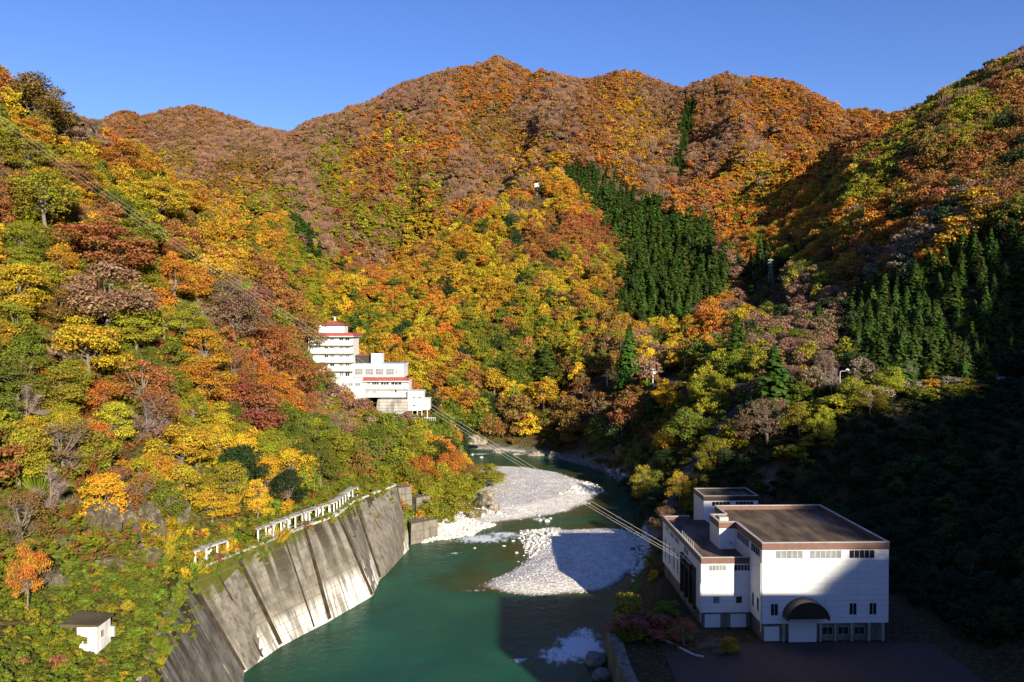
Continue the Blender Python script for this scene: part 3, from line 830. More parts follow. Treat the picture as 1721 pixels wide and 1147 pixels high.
# terrace retaining wall
tw = empty('terrace_wall', (15.6, 118, 0)); tag(tw, 'dark concrete retaining wall dropping from the shrub terrace into the pool', 'wall')
px0 = None
pl = [(17.2,92),(15.6,112),(15.6,131)]
for (a, b) in zip(pl[:-1], pl[1:]):
    for r in range(3):
        z0, z1 = -2+r*2.6, -2+(r+1)*2.6-.04
        q = [(a[0]-15.6, a[1]-118), (a[0]-13.9, a[1]-118), (b[0]-13.9, b[1]-118-.03), (b[0]-15.6, b[1]-118-.03)]
        MB().hexa([(x, y, z0) for x, y in q], [(x, y, z1) for x, y in q]).build('concrete_course', MAT_WALL_D, tw)
# yard kerb and paving
kb = empty('yard_kerb', (20.4, 129, 5.4)); tag(kb, 'pale stone kerb curving along the shrub border in front of the powerhouse', 'kerb')
KP = [W(1068,1050,129), W(1095,1062,126.4), W(1120,1075,123.5), W(1143,1088,120.5), W(1168,1100,117.8), W(1185,1104,117)]
for a, b in zip(KP[:-1], KP[1:]):
    a = Vector(a); b = Vector(b)
    for k in range(3):
        p = a.lerp(b, k/3)-Vector((20.4,129,5.4)); q = a.lerp(b, (k+.93)/3)-Vector((20.4,129,5.4)); p.z = q.z = 0
        n2 = (q-p).normalized().cross(Vector((0,0,1)))*.16
        MB().hexa([p-n2-Vector((0,0,.3)), p+n2-Vector((0,0,.3)), q+n2-Vector((0,0,.3)), q-n2-Vector((0,0,.3))], [p-n2+Vector((0,0,.2)), p+n2+Vector((0,0,.2)), q+n2+Vector((0,0,.2)), q-n2+Vector((0,0,.2))]).build('kerbstone', MAT_PALE, kb)
def strip(name, pts, wd, mat, label, lift=.06, sub=4.0):
    P = [Vector((x, y, 0)) for x, y in pts]; Q = []
    for a, b in zip(P[:-1], P[1:]):
        n = max(1, int((b-a).length/sub)); Q += [a.lerp(b, k/n) for k in range(n)]
    Q.append(P[-1]); v = []; f = []
    for i, p in enumerate(Q):
        d = (Q[min(i+1, len(Q)-1)]-Q[max(i-1, 0)]).normalized(); n2 = Vector((-d.y, d.x, 0))
        for t in (-1, -.33, .33, 1):
            q = p+n2*wd/2*t
            z = max(float(hgrid(q.x+e, q.y+e2)) for e, e2 in ((0,0),(.8,.8),(-.8,-.8)))
            v.append((q.x, q.y, z+lift))
    for i in range(len(Q)-1):
        for t in range(3): b = i*4+t; f.append((b, b+4, b+5, b+1))
    return tag(link(name, amesh(name, v, f, mat)), label, kind='structure')
strip('road', [SHELF[k] for k in range(len(SHELF))], 6.0, MAT_ASPH, 'valley road on the shelf above the powerhouse')
strip('path', [(84,245),(74,240),(66,237),(60,234),(53,229),(46,224),(42,214),(42,205),(44,196),(42,186),(40,176)], 4.2, MAT_ASPH, 'narrow lane dropping to the powerhouse')
YD = [(22,106,66,122.5)]
mbq = MB(); mbq.quad((23,100,5.42),(66,100,5.42),(66,122.4,5.42),(23,122.4,5.42)); mbq.build('paved_yard', MAT_PAVE); tag(bpy.data.objects['paved_yard'], 'brown block paved yard in front of the powerhouse', kind='structure')

# ------------------------------------------------------------------ hotel
HD = 287.0
def HZ(zx, zy):
    px, py = 500+zx/4.778, 520+zy/4.778
    return (px-CX)/FPX*HD, EYE-(py-HY)/FPX*HD
HX0, _ = HZ(105, 0); HB = 24.0
ht = empty('hotel', (-60, HD, HB)); tag(ht, 'white multi storey hotel with red roofs on the spur above the river bend', 'building')
def hx(z): return HZ(z, 0)[0]+60
def hz(z): return HZ(0, z)[1]-HB
def hb(name, x0, x1, z0, z1, y0, y1, mat, parent=ht):
    return MB().box(hx(x0), hx(x1), y0, y1, hz(z0), hz(z1)).build(name, mat, parent)
MAT_SOFF = flat('slab_edge', (.17,.17,.13), .9)
hb('tower_body', 95, 430, 560, 214, 1.5, 14, MAT_WHITE3)
hb('roof_slab', 70, 452, 221, 215, -1.2, 16, MAT_WHITE)
def hiproof(name, x0, x1, y0, y1, z0, z1, ins, parent=ht):
    a = [(x0,y0,z0),(x1,y0,z0),(x1,y1,z0),(x0,y1,z0)]; b = [(x0+ins,y0+ins,z1),(x1-ins,y0+ins,z1),(x1-ins,y1-ins,z1),(x0+ins,y1-ins,z1)]
    return MB().hexa(a, b).build(name, MAT_RED, parent)
hiproof('roof', hx(70), hx(458), -1.4, 16.2, hz(214)+.02, hz(190), 1.3)
fl = [(232, 290), (300, 355), (370, 427), (437, 497), (508, 556)]
for k, (zt, zb) in enumerate(fl):
    if k < 4:
        hb('balcony', 100, 437, zb, zb-38, 0, 1.48, MAT_WHITE)
        b2 = hb('balcony_slab', 100, 441, zb+7, zb+.5, -.15, 1.47, MAT_SOFF)
    else: hb('balcony', 165, 435, zb+16, zb-12, 0, 1.48, MAT_WHITE)
    for (a, b) in ((205, 238), (250, 286), (325, 360), (372, 410)):
        window(ht, ('y', 1.5), hx(a), hx(b), hz(zb-36) if k < 4 else hz(zb-14), hz(zt), n=2, fr=.09, glass=(MAT_GLASS, MAT_BLIND)[int(RNG.random() < .6)])
hb('penthouse', 213, 357, 193, 126, 3, 10, MAT_WHITE)
a, b = hx(175), hx(368)
MB().hexa([(a,2,hz(128)),(b,2,hz(128)),(b,11,hz(128)),(a,11,hz(128))], [(hx(255),6,hz(93)),(hx(270),6,hz(93)),(hx(270),7,hz(93)),(hx(255),7,hz(93))]).build('penthouse_roof', MAT_RED, ht)
MB().box(hx(261), hx(272), 6.2, 6.8, hz(95), hz(60)).build('mast', MAT_WHITE, ht)
for k in range(4): MB().tube([(hx(128+k*20), 3+k*.4, hz(190)), (hx(128+k*20), 3+k*.4, hz(128+k%2*6))], .75, 10).build('water_tank', MAT_WHITE, ht)
MB().tube([(hx(88), 0, hz(440)), (hx(88), 0, hz(222))], .14, 6).build('drainpipe', MAT_WHITE, ht)
# middle wing
hb('wing_body', 432, 846, 548, 455, .6, 13, MAT_WHITE)
hb('wing_parapet', 428, 852, 455, 441, .3, 13.2, MAT_WHITE)
hb('wing_roof_edge', 432, 846, 441, 437, .5, 13, flat('blue_grey_roof', (.25,.38,.45), .5))
hb('stair_block', 574, 661, 440, 359, 4, 9, MAT_WHITE); hb('stair_side', 562, 573.5, 440, 361, 4.4, 9, MAT_DKBROWN)
hb('opening_shade_box', 445, 561, 436, 378, 6, 10, MAT_DKBROWN); hb('opening_roof', 440, 561, 378, 371, 5.5, 10.5, MAT_BROWN)  # solid dark brown box stands for the shade inside an opening
for a in (454, 537, 621, 705): window(ht, ('y', .6), hx(a), hx(a+66), hz(530), hz(476), n=3, rows=2, fr=.13, fm=MAT_CAP, glass=MAT_BLIND)
window(ht, ('y', .6), hx(778), hx(802), hz(524), hz(480), n=1, rows=4, fr=.12, glass=MAT_BLIND)
# dining floor with its red lean-to roof
x0, x1 = hx(525), hx(898)
MB().hexa([(x0,-2.6,hz(572)),(x1,-2.6,hz(572)),(x1,.59,hz(572)),(x0,.59,hz(572))], [(x0+.2,-.1,hz(545)),(x1-1.8,-.1,hz(545)),(x1-1.8,.58,hz(545)),(x0+.2,.58,hz(545))]).build('lean_to_roof', MAT_RED, ht)
hb('roof_slab', 525, 898, 579, 573, -2.7, .58, MAT_WHITE)
hb('dining_body', 527, 880, 700, 579.5, -1.2, 12, MAT_WHITE)
hb('dining_parapet', 560, 898, 636, 608, -2.5, -1.4, MAT_WHITE); hb('dining_slab', 558, 899, 642, 636.5, -2.6, -1.22, MAT_CAP)
for a, b in ((560, 588), (598, 656), (668, 736), (750, 838)): window(ht, ('y', -1.2), hx(a), hx(b), hz(608), hz(582), n=3, fr=.12, fm=MAT_WHITE)
hb('lower_parapet', 455, 893, 704, 668, -2.2, -1.4, MAT_WHITE3)
for a, b in ((548, 576), (604, 634), (745, 768)): window(ht, ('y', -1.2), hx(a), hx(b), hz(690), hz(655), n=2, fr=.1)
hb('dark_door', 783, 797, 698, 648, -1.3, -1.21, MAT_DKBROWN)
# front block under the tower
hb('front_block', 172, 526, 662, 553, -2.2, 1.3, MAT_WHITE); hb('ledge', 200, 526, 668, 662.5, -2.7, 1.3, MAT_CAP)
for a, b in ((255, 280), (288, 312), (358, 382), (388, 412), (418, 452), (468, 514)): window(ht, ('y', -2.2), hx(a), hx(b), hz(615), hz(588), n=2, fr=.12, fm=MAT_CAP, glass=MAT_GLASS if a < 300 else MAT_BLIND)
hb('terrace_block', 150, 560, 740, 668.5, -4.5, 1.2, MAT_WHITE3); hb('terrace_ledge', 130, 600, 748, 740.5, -5.2, 0, MAT_PALE)
hb('base_wall', 180, 475, 800, 748.5, -4.6, 1, MAT_WHITE3)
for a, b in ((300, 330), (560, 580)): window(ht, ('y', -4.5), hx(a), hx(b), hz(728), hz(695), n=2, fr=.1)
# annexes on stilts
hb('annexe', 893, 1013, 806, 658, -4, 3, MAT_WHITE3); hb('annexe', 1013.5, 1065, 800, 716, -4.5, 2, MAT_WHITE3)
hb('annexe_roof', 888, 1018, 657.5, 652, -4.4, 3.4, MAT_WHITE); hb('annexe_roof', 1018.5, 1069, 715.5, 711, -4.8, 2.4, MAT_WHITE)
for a, b, c, d in ((930, 958, 712, 696), (975, 1003, 712, 696), (930, 955, 775, 758)): window(ht, ('y', -4.), hx(a), hx(b), hz(c), hz(d), n=2, fr=.09, fm=MAT_WHITE)
window(ht, ('y', -4.5), hx(1028), hx(1048), hz(768), hz(754), n=2, fr=.09)
for a in (930, 968, 1004, 1048): MB().tube([(hx(a), -3.8, hz(804)), (hx(a), -3.8, hz(870))], .16, 6).build('stilt', MAT_WHITE, ht)
# grey battered wall under the dining floor
sw = empty('hotel_retaining_wall', (hx(760)-60, HD-6, HB-7)); tag(sw, 'grey battered retaining wall under the hotel with trailing green creepers', 'wall')
for r in range(7):
    t0, t1 = r/7, (r+1)/7-.015
    L = lambda t: [(hx(640+22*t)-hx(760), -1+1.2*t, hz(872-160*t)+7), (hx(905-12*t)-hx(760), -1+1.2*t, hz(872-160*t)+7), (hx(905-12*t)-hx(760), 4, hz(872-160*t)+7), (hx(640+22*t)-hx(760), 4, hz(872-160*t)+7)]
    MB().hexa(L(t0), L(t1)).build('concrete_course', MAT_WALL, sw)
fe = empty('hotel_fence', (hx(930)-60, HD-6.5, hz(880)+HB)); tag(fe, 'low white fence on the slope under the hotel annexe stilts', 'fence')
for k in range(14): MB().box(k*.65, k*.65+.1, 0, .1, 0, 1.3).build('fence_post', MAT_WHITE, fe)
MB().box(0, 8.6, .11, .17, .95, 1.08).build('fence_rail', MAT_WHITE, fe)

# ------------------------------------------------------------------ small hut above the river wall
hu = empty('hut', (-51.2, 90, 17.3)); tag(hu, 'small white hut with mossy slanting roof among creepers above the river wall', 'hut')
MB().box(1.0, 3.3, 0, 3.1, 0, 3.2).build('walls', MAT_WHITE3, hu)
MB().hexa([(-.7,-.5,3.2),(3.55,-.35,3.2),(3.55,3.4,3.2),(-.7,3.6,3.2)], [(-.7,-.5,3.6),(3.55,-.35,3.42),(3.55,3.4,3.42),(-.7,3.6,3.75)]).build('roof', concrete('mossy_roof', (.10,.08,.045), 0, .5), hu)
window(hu, ('X', 3.3), .75, 1.45, 1.55, 2.35, n=2, fr=.05, fm=MAT_CAP)
dr = MB().box(3.301, 3.36, .7, 1.6, .25, 1.35).build('door', MAT_WHITE2, hu); MB().tube([(3.38,1.5,.8),(3.38,1.5,.95)], .02, 5).build('handle', MAT_STEEL, dr)
MB().box(3.31, 3.9, 2.75, 3.08, .9, 2.1).build('meter_cabinet', MAT_CAP, hu)
MB().tube([(.9,-.1,.2),(.9,-.1,3.1)], .06, 5).build('drainpipe', MAT_DKBROWN, hu)

# ------------------------------------------------------------------ cables, poles, pylon, lamp, board, fences, car
def cable(a, b, sag, r, label, nm='cable'):
    a = Vector(a); b = Vector(b)
    pts = [a.lerp(b, k/28)-Vector((0,0,4*sag*(k/28)*(1-k/28)))-a for k in range(29)]
    o = MB().tube(pts, r, 5).build(nm, MAT_WIRE, loc=a)
    return tag(o, label, 'cable', 'power cables crossing the valley')
ends = [((-1110,201),(1124,924)),((-1110,208),(1134,937)),((-1110,216),(1144,946))]
A0 = Vector(W(-160,84,152)); 
for k, (dz, ex, ey, ed, lab) in enumerate(((1.0,1128,922,139,'uppermost of three power cables running down from the left slope to the powerhouse'),
                            (.2,1137,934,136.5,'middle one of three power cables running down from the left slope to the powerhouse'),
                            (-.8,1147,944,134,'lowest of three power cables running down from the left slope to the powerhouse'))):
    cable(A0+Vector((0,0,dz)), W(ex, ey, ed), 3.1, .018, lab)
for k in range(3):
    p = Vector(W(1137+k*9, 930+k*7, 138.3-k*2.3)); e = empty('insulator_string', p); tag(e, ('far','middle','near')[k]+' insulator string tying a power cable to the powerhouse wing', 'insulator', 'insulator strings on the powerhouse wing')
    q = Vector((31.1, p.y+.5, p.z-1.1))-p
    MB().tube([(0,0,0), q], .03, 5).build('rod', MAT_STEEL, e)
    for j in range(7):
        c = q*(.18+.09*j); MB().tube([c-q.normalized()*.03, c+q.normalized()*.05], [.13,.05], 8).build('insulator_disc', MAT_WHITE, e)
    MB().tube([(0,0,0), q*.3+Vector((-.3,0,-.8)), q*.7+Vector((-.2,0,-1.2)), q*1.0+Vector((-.1,0,-1.6))], .03, 5).build('jumper_wire', MAT_WIRE, e)

CLEAR = []      # (px, py, radius in px, nearer than) spots that stay open to the view
def pole(px, yt, yb, label, D=None, arms=1, box=False, r=.16, grp='utility poles along the valley road'):
    if D is None: x, y, z = hit(px, yb)
    else: x, y, z = W(px, yb, D)
    h = (yb-yt)/FPX*y
    e = empty('utility_pole', (x, y, z-2.0)); tag(e, label, 'utility pole', grp)
    MB().tube([(0,0,0),(0,0,h+2.0)], [r*1.2, r*.8], 7).build('mast', MAT_PALE, e)
    for k in range(arms): MB().box(-.9, .9, -.06, .06, h+1.6-k*.7, h+1.72-k*.7).build('crossarm', MAT_STEEL, e)
    for k in (-.8, .8): MB().tube([(k,0,h+1.72),(k,0,h+2.0)], .08, 6).build('insulator', MAT_WHITE, e)
    if box:
        MB().box(.15, .95, -.35, .35, h-.2, h+.9).build('transformer', MAT_WHITE, e); MB().box(.15, .8, -.3, .3, h-5, h-4).build('junction_box', MAT_WHITE, e)
    CLEAR.append((px, (yt+yb)/2, 5+(yb-yt)*.45, y-.5))
pole(1020, 621, 650, 'utility pole with one crossarm left of the transformer pole by the road')
pole(1061, 615, 634, 'grey utility pole with double crossarms beside the dark cedar by the road', arms=2, r=.2)
pole(1097, 621, 653, 'utility pole carrying a white transformer above the golden tree', box=True, r=.2)
pole(1150, 602, 625, 'slender pole above the mauve bare shrubs by the road', arms=0)
pole(1265, 455, 470, 'leftmost of three pale poles in front of the dark trees by the pylon', arms=0, grp='pale poles by the pylon')
pole(1274, 452, 467, 'middle one of three pale poles in front of the dark trees by the pylon', arms=0, grp='pale poles by the pylon')
pole(1281, 447, 466, 'tallest of three pale poles in front of the dark trees by the pylon', arms=0, r=.22, grp='pale poles by the pylon')
# pylon
MAT_PYL = flat('pylon_paint', (.24,.28,.17), .6)
x, y, z = hit(1294, 482); h = (482-436)/FPX*y
e = empty('lattice_pylon', (x, y, z-1)); tag(e, 'green and white lattice pylon on the right slope beside small cedars', 'pylon')
mb = MB()
for sx in (-1, 1):
    for sy in (-1, 1): mb.tube([(sx*1.5, sy*1.5, 0), (sx*.25, sy*.25, h+1)], .09, 4)
mb.build('leg_frame', MAT_PYL, e)
for k in range(7):
    t, t2 = k/7, (k+1)/7; a, b = 1.5-1.25*t, 1.5-1.25*t2; z0, z1 = (h+1)*t, (h+1)*t2; mb = MB()
    for s in (-1, 1):
        mb.tube([(-a, s*a, z0), (b, s*b, z1)], .05, 4); mb.tube([(a, s*a, z0), (-b, s*b, z1)], .05, 4); mb.tube([(s*a, -a, z0), (s*b, b, z1)], .05, 4)
    mb.build('brace', MAT_PYL, e)
for k in range(3): MB().box(-1.6, 1.6, -.08, .08, h-k*1.6, h+.14-k*1.6).build('crossarm', MAT_STEEL, e)
CLEAR.append((1291, 460, 26, y-.5))
PY = Vector((x, y, z+h))
# portal frame
x, y, z = hit(1241, 630); h = 16/FPX*y; e = empty('portal_frame', (x, y, z-1)); tag(e, 'white square portal frame beside the road between two dark conifers', 'frame')
for s in (-1.2, 1.2): MB().box(s-.12, s+.12, -.12, .12, 0, h+1).build('upright', MAT_WHITE, e)
MB().box(-1.6, 1.6, -.119, .121, h+.4, h+.7).build('crossbeam', MAT_WHITE, e)
CLEAR.append((1241, 620, 14, y-.5))
# street lamp
x, y = 94.5, 226.0; z = float(hgrid(x, y)); e = empty('street_lamp', (x, y, z)); tag(e, 'white street lamp with short arm and round lantern by the shelf road', 'street lamp')
hl = EYE-(624-HY)/FPX*y-z
MB().tube([(0,0,0),(0,0,hl-.4),(.15,0,hl-.1),(.5,0,hl),(1.7,0,hl)], [.09,.08,.07,.06,.05], 6).build('pole', MAT_WHITE, e)
m = MB(); m.tube([(1.7,0,hl+.02),(1.75,0,hl+.28),(2.05,0,hl+.4),(2.35,0,hl+.28),(2.4,0,hl)], [.1,.36,.42,.36,.1], 8); m.build('lantern', MAT_WHITE, e, True)
CLEAR.append((1413, 634, 16, y-.5))
# white board on the spur
x, y, z = hit(902, 322, 4, 480); h = 9; e = empty('signal_board', (x, y, z-1)); tag(e, 'plain white square board on a post high on the middle spur', 'board')
zt = EYE-(309-HY)/FPX*y-z+1; MB().box(-1.8, 1.8, -.1, .1, zt-3.2, zt).build('board', MAT_WHITE, e); MB().tube([(0,.2,0),(0,.2,zt-.5)], .16, 6).build('post', MAT_STEEL, e)
CLEAR.append((902, 314, 9, y-.5))
# station fence and guardrail
x, y, z = hit(945, 652); e = empty('trestle_fence', (x, y, z)); tag(e, 'pale trestle fence of close posts beside the dark cedar by the railway', 'fence')
for k in range(9): MB().box(k*.75, k*.75+.18, 0, .18, -1, 2.3).build('fence_post', MAT_PALE, e)
MB().box(0, 6.3, .19, .3, 1.9, 2.2).build('fence_rail', MAT_PALE, e)
CLEAR.append((956, 647, 15, y-.5))
e = empty('guardrail', (41, 224, float(hgrid(41, 222))+.1)); tag(e, 'white guardrail at the bend of the lane above the powerhouse', 'guardrail')
gp = [(43.5,228),(41.5,224),(39.7,219),(38.9,213),(38.6,207)]
for a, b in zip(gp[:-1], gp[1:]):
    za, zb = [float(hgrid(*q))-float(hgrid(41,222)) for q in (a, b)]
    MB().hexa([(a[0]-41,a[1]-224,za+.4),(b[0]-41,b[1]-224,zb+.4),(b[0]-40.9,b[1]-224,zb+.4),(a[0]-40.9,a[1]-224,za+.4)], [(a[0]-41,a[1]-224,za+.9),(b[0]-41,b[1]-224,zb+.9),(b[0]-40.9,b[1]-224,zb+.9),(a[0]-40.9,a[1]-224,za+.9)]).build('rail', MAT_WHITE, e)
    MB().box(a[0]-41.05, a[0]-40.9, a[1]-224.05, a[1]-223.9, za-.3, za+.9).build('guard_post', MAT_STEEL, e)
CLEAR.append((1098, 825, 12, 210))
# car
x, y = 138.6, 222.6; z = float(hgrid(x, y))+.08
e = empty('car', (x, y, z), math.radians(-4)); tag(e, 'pale blue hatchback car parked in shade at the end of the shelf road', 'car')
CP1 = flat('car_paint', (.55,.63,.75), .25, .6, var=.02)
prof = [(-2.1,.35),(-2.15,.75),(-1.95,.98),(-1.05,1.05),(1.75,1.08),(2.05,.95),(2.1,.35)]
mb = MB(); mb.hexa([(a, -.84, b) for a, b in prof], [(a, .84, b) for a, b in prof]); mb.f = [tuple(reversed(f)) for f in mb.f]; mb.build('body', CP1, e)
cab = [(-1.1,1.05),(-.5,1.48),(1.2,1.5),(1.85,1.07)]
mb = MB(); mb.hexa([(a, -.72, b) for a, b in cab], [(a, .72, b) for a, b in cab]); mb.f = [tuple(reversed(f)) for f in mb.f]; cb = mb.build('cabin', MAT_GLASS, e)
MB().box(-.5, 1.2, -.7, .7, 1.5, 1.55).build('roof', CP1, e)
for a in (-1.1, .35): MB().hexa([(a+.0,-.74,1.05),(a+.12,-.74,1.05),(a+.12,-.72,1.05),(a,-.72,1.05)], [(a+(.6 if a < 0 else .0),-.74,1.5),(a+(.7 if a < 0 else .12),-.74,1.5),(a+(.7 if a < 0 else .12),-.72,1.5),(a+(.6 if a < 0 else 0),-.72,1.5)]).build('pillar', CP1, e)
TY = flat('tyre_rubber', (.02,.02,.02), .8)
for a in (-1.3, 1.35):
    for s in (-1, 1):
        wv = MB().tube([(a, s*.72, .32), (a, s*.88, .32)], .32, 14).build('wheel', TY, e); MB().tube([(a, s*.881, .32), (a, s*.9, .32)], .2, 10).build('rim', MAT_STEEL, wv)
for s in (-.62, .62): MB().box(-2.17, -2.1, s-.16, s+.16, .68, .84).build('headlight', MAT_BLIND, e); MB().box(2.06, 2.13, s-.14, s+.14, .7, .9).build('tail_light', MAT_RED, e)
CLEAR.append((1683, 638, 18, y-1))
for o in list(SC.objects):
    if o.get('category') and not o.get('kind'): o['kind'] = 'thing'
# ------------------------------------------------------------------ foliage shapes (unit tall, standing on z = 0)
def leaves(c, n, size, rng, lumb, asp=1.0, jit=.55):
    """leaf-sized faces centred on C facing roughly along N"""
    k = len(c)
    n = n/np.linalg.norm(n, axis=1, keepdims=True)+rng.normal(0, jit, (k, 3)); n /= np.linalg.norm(n, axis=1, keepdims=True)
    r = rng.normal(size=(k, 3)); t = np.cross(n, r); t /= np.linalg.norm(t, axis=1, keepdims=True); b = np.cross(n, t)
    s = (size*rng.uniform(.6, 1.35, k))[:, None]*.5
    q = [c-t*s*asp-b*s*.35, c-t*s*.2+b*s*-1.0, c+t*s*asp+b*s*.3, c+b*s*.95]
    v = np.stack(q, 1).reshape(-1, 3)
    tint = np.repeat(rng.uniform(0, 1, k), 4)
    lum = np.repeat(np.clip(lumb+rng.uniform(-.22, .22, k), 0, 1), 4)
    return v, tint, lum
def quadmesh(name, v, mat, tint, lum):
    m = bpy.data.meshes.new(name); n = len(v)
    m.vertices.add(n); m.vertices.foreach_set('co', v.astype(np.float32).ravel())
    m.loops.add(n); m.loops.foreach_set('vertex_index', np.arange(n, dtype=np.int32))
    m.polygons.add(n//4); m.polygons.foreach_set('loop_start', np.arange(0, n, 4, dtype=np.int32))
    m.materials.append(mat); m.update(calc_edges=True)
    fattr(m, 'tint', tint); fattr(m, 'lum', lum)
    return m
def crown(form, nl, size, seed, mat):
    rng = np.random.default_rng(seed)
    nb = {'dome': 34, 'layered': 40, 'open': 30, 'sparse': 26, 'bush': 20}[form]
    if nl < 700: nb = 12 if nl > 300 else 9
    # masses of foliage around an uneven dome
    th = rng.uniform(0, 2*PI, nb); u = rng.uniform(-.35 if form != 'bush' else -.1, 1, nb)
    rr = np.sqrt(1-np.clip(u, 0, 1)**2)*rng.uniform(.55, 1.0, nb)
    lob = 1+.22*np.sin(th*2+seed)+.12*np.sin(th*3+seed*2)
    R0 = .40; z0, hz_ = (.43, .46) if form != 'bush' else (.25, .55)
    bc = np.stack([np.cos(th)*rr*R0*lob, np.sin(th)*rr*R0*lob, z0+u*hz_+rng.normal(0, .03, nb)], 1)
    br = rng.uniform(.10, .19, nb)*(1.25 if nb < 15 else 1)
    fl = {'dome': .72, 'layered': .5, 'open': .6, 'sparse': .6, 'bush': .8}[form]
    per = rng.multinomial(nl, (br**2)/(br**2).sum())
    V = []; T = []; Lm = []
    for i in range(nb):
        k = per[i]
        if not k: continue
        d = rng.normal(size=(k, 3)); d /= np.linalg.norm(d, axis=1, keepdims=True)
        d[:, 2] = np.where(rng.random(k) < .65, np.abs(d[:, 2]), d[:, 2])
        rad = rng.uniform(.62, 1.08, k)**(1 if form != 'sparse' else .5)
        # break the mass into lumps
        ph = rng.uniform(0, 6, 3)
        rad *= 1+.16*np.sin(d[:, 0]*7+ph[0])*np.sin(d[:, 1]*7+ph[1])+.1*np.sin(d[:, 2]*11+ph[2])
        c = bc[i]+d*(br[i]*rad)[:, None]*np.array([1, 1, fl])
        nrm = d*np.array([1, 1, 1/fl]); nrm[:, 2] += .35
        v, t, l = leaves(c, nrm, size, rng, .5+rng.uniform(-.28, .28))
        V.append(v); T.append(np.clip(t*.5+rng.uniform(0, .5), 0, 1)); Lm.append(l)
    return quadmesh('crown', np.concatenate(V), mat, np.concatenate(T), np.concatenate(Lm)), bc
def limbs(bc, seed, twigs=0, r0=.028, fork=.3, mat=None, n=5):
    rng = random.Random(seed); mb = MB()
    lean = Vector((rng.uniform(-.05, .05), rng.uniform(-.05, .05), 0))
    top = Vector((0, 0, .62))+lean*2
    mb.tube([(0,0,-.12), (lean*.5+Vector((0,0,fork*.6)))[:], (lean+Vector((0,0,fork+.08)))[:], top[:]], [r0*1.3, r0, r0*.8, r0*.25], n)
    tips = []
    for c in bc:
        c = Vector(c); s = lean+Vector((0, 0, rng.uniform(fork*.75, .5)))
        m_ = s.lerp(c, .5)+Vector((0, 0, rng.uniform(-.05, .02)))
        mb.tube([s, m_, c], [r0*.42, r0*.27, r0*.08], 4, False); tips += [(m_, c)]
    for k in range(twigs):
        a, b = rng.choice(tips); p = a.lerp(b, rng.uniform(.2, 1.1))
        d = Vector((rng.gauss(0, 1), rng.gauss(0, 1), abs(rng.gauss(.55, .7)))).normalized()*rng.uniform(.07, .2)
        w = Vector((rng.gauss(0, 1), rng.gauss(0, 1), rng.gauss(0, 1))).cross(d).normalized()*.0034
        mb.quad(p-w, p+w, p+d+Vector((0, 0, .02)))
    return mb
def cedar(nt, nbr, nlv, size, seed, mat):
    rng = np.random.default_rng(seed); C = []; N = []
    for t in range(nt):
        f = t/(nt-1); z = .10+.88*f; R = .19*(1-f)**.8*rng.uniform(.85, 1.1)+.008
        for b in range(max(3, int(nbr*(1-f*.6)))):
            a = rng.uniform(0, 2*PI); L = R*rng.uniform(.72, 1.1)*(1+.18*math.sin(3*a+f*9+seed)+.1*math.sin(5*a-f*20))
            k = max(2, int(nlv*(1-f*.5))); u = rng.uniform(.25, 1, k)
            C.append(np.stack([np.cos(a+rng.normal(0, .12, k))*L*u, np.sin(a+rng.normal(0, .12, k))*L*u, z-u*L*.42+rng.normal(0, .008, k)], 1))
            N.append(np.stack([np.full(k, np.cos(a)), np.full(k, np.sin(a)), np.full(k, .75)], 1))
    c = np.concatenate(C); n_ = np.concatenate(N)
    v, t, l = leaves(c, n_, size, rng, .5, 1.2, .3)
    return quadmesh('crown', v, mat, t, l)
PA = {}     # (form, level) -> [(crown mesh, trunk mesh)]
for lv, nl, size in (('near', 8500, .027), ('mid', 2300, .048)):
    for fi, form in enumerate(('dome', 'layered', 'open', 'sparse')):
        for k in range(3 if form != 'open' else 2):
            q = {'sparse': .33, 'open': .6}.get(form, 1)
            cm_, bc = crown(form, int(nl*q), size*(.85 if form == 'sparse' else 1), 100*fi+k+(7 if lv == 'mid' else 0), MAT_LEAF)
            tw = (900 if lv == 'near' else 260) if form == 'sparse' else (120 if lv == 'near' else 0)
            PA.setdefault((form, lv), []).append((cm_, limbs(bc[::2] if lv == 'near' else bc[::4], k, tw).mesh('trunk', MAT_BARK)))
for k in range(2):
    bc = crown('sparse', 300, .03, 900+k, MAT_LEAF)[1]
    PA.setdefault(('bare', 'near'), []).append((None, limbs(bc, 50+k, 1500, .02, .18).mesh('branches', flat('bare_bark', (.26,.2,.18), .9, .1, var=.3))))
for k in range(3): PA.setdefault(('bush', 'near'), []).append(crown('bush', 2600, .055, 950+k, MAT_LEAF)[0])
CED = {'near': [cedar(36, 14, 10, .036, k, MAT_LEAF) for k in range(3)], 'mid': [cedar(26, 12, 7, .052, k+5, MAT_LEAF) for k in range(3)]}
CTR = MB().tube([(0,0,-.1),(0,0,.5),(0,0,.96)], [.017,.012,.003], 5).mesh('trunk', MAT_BARK_D)

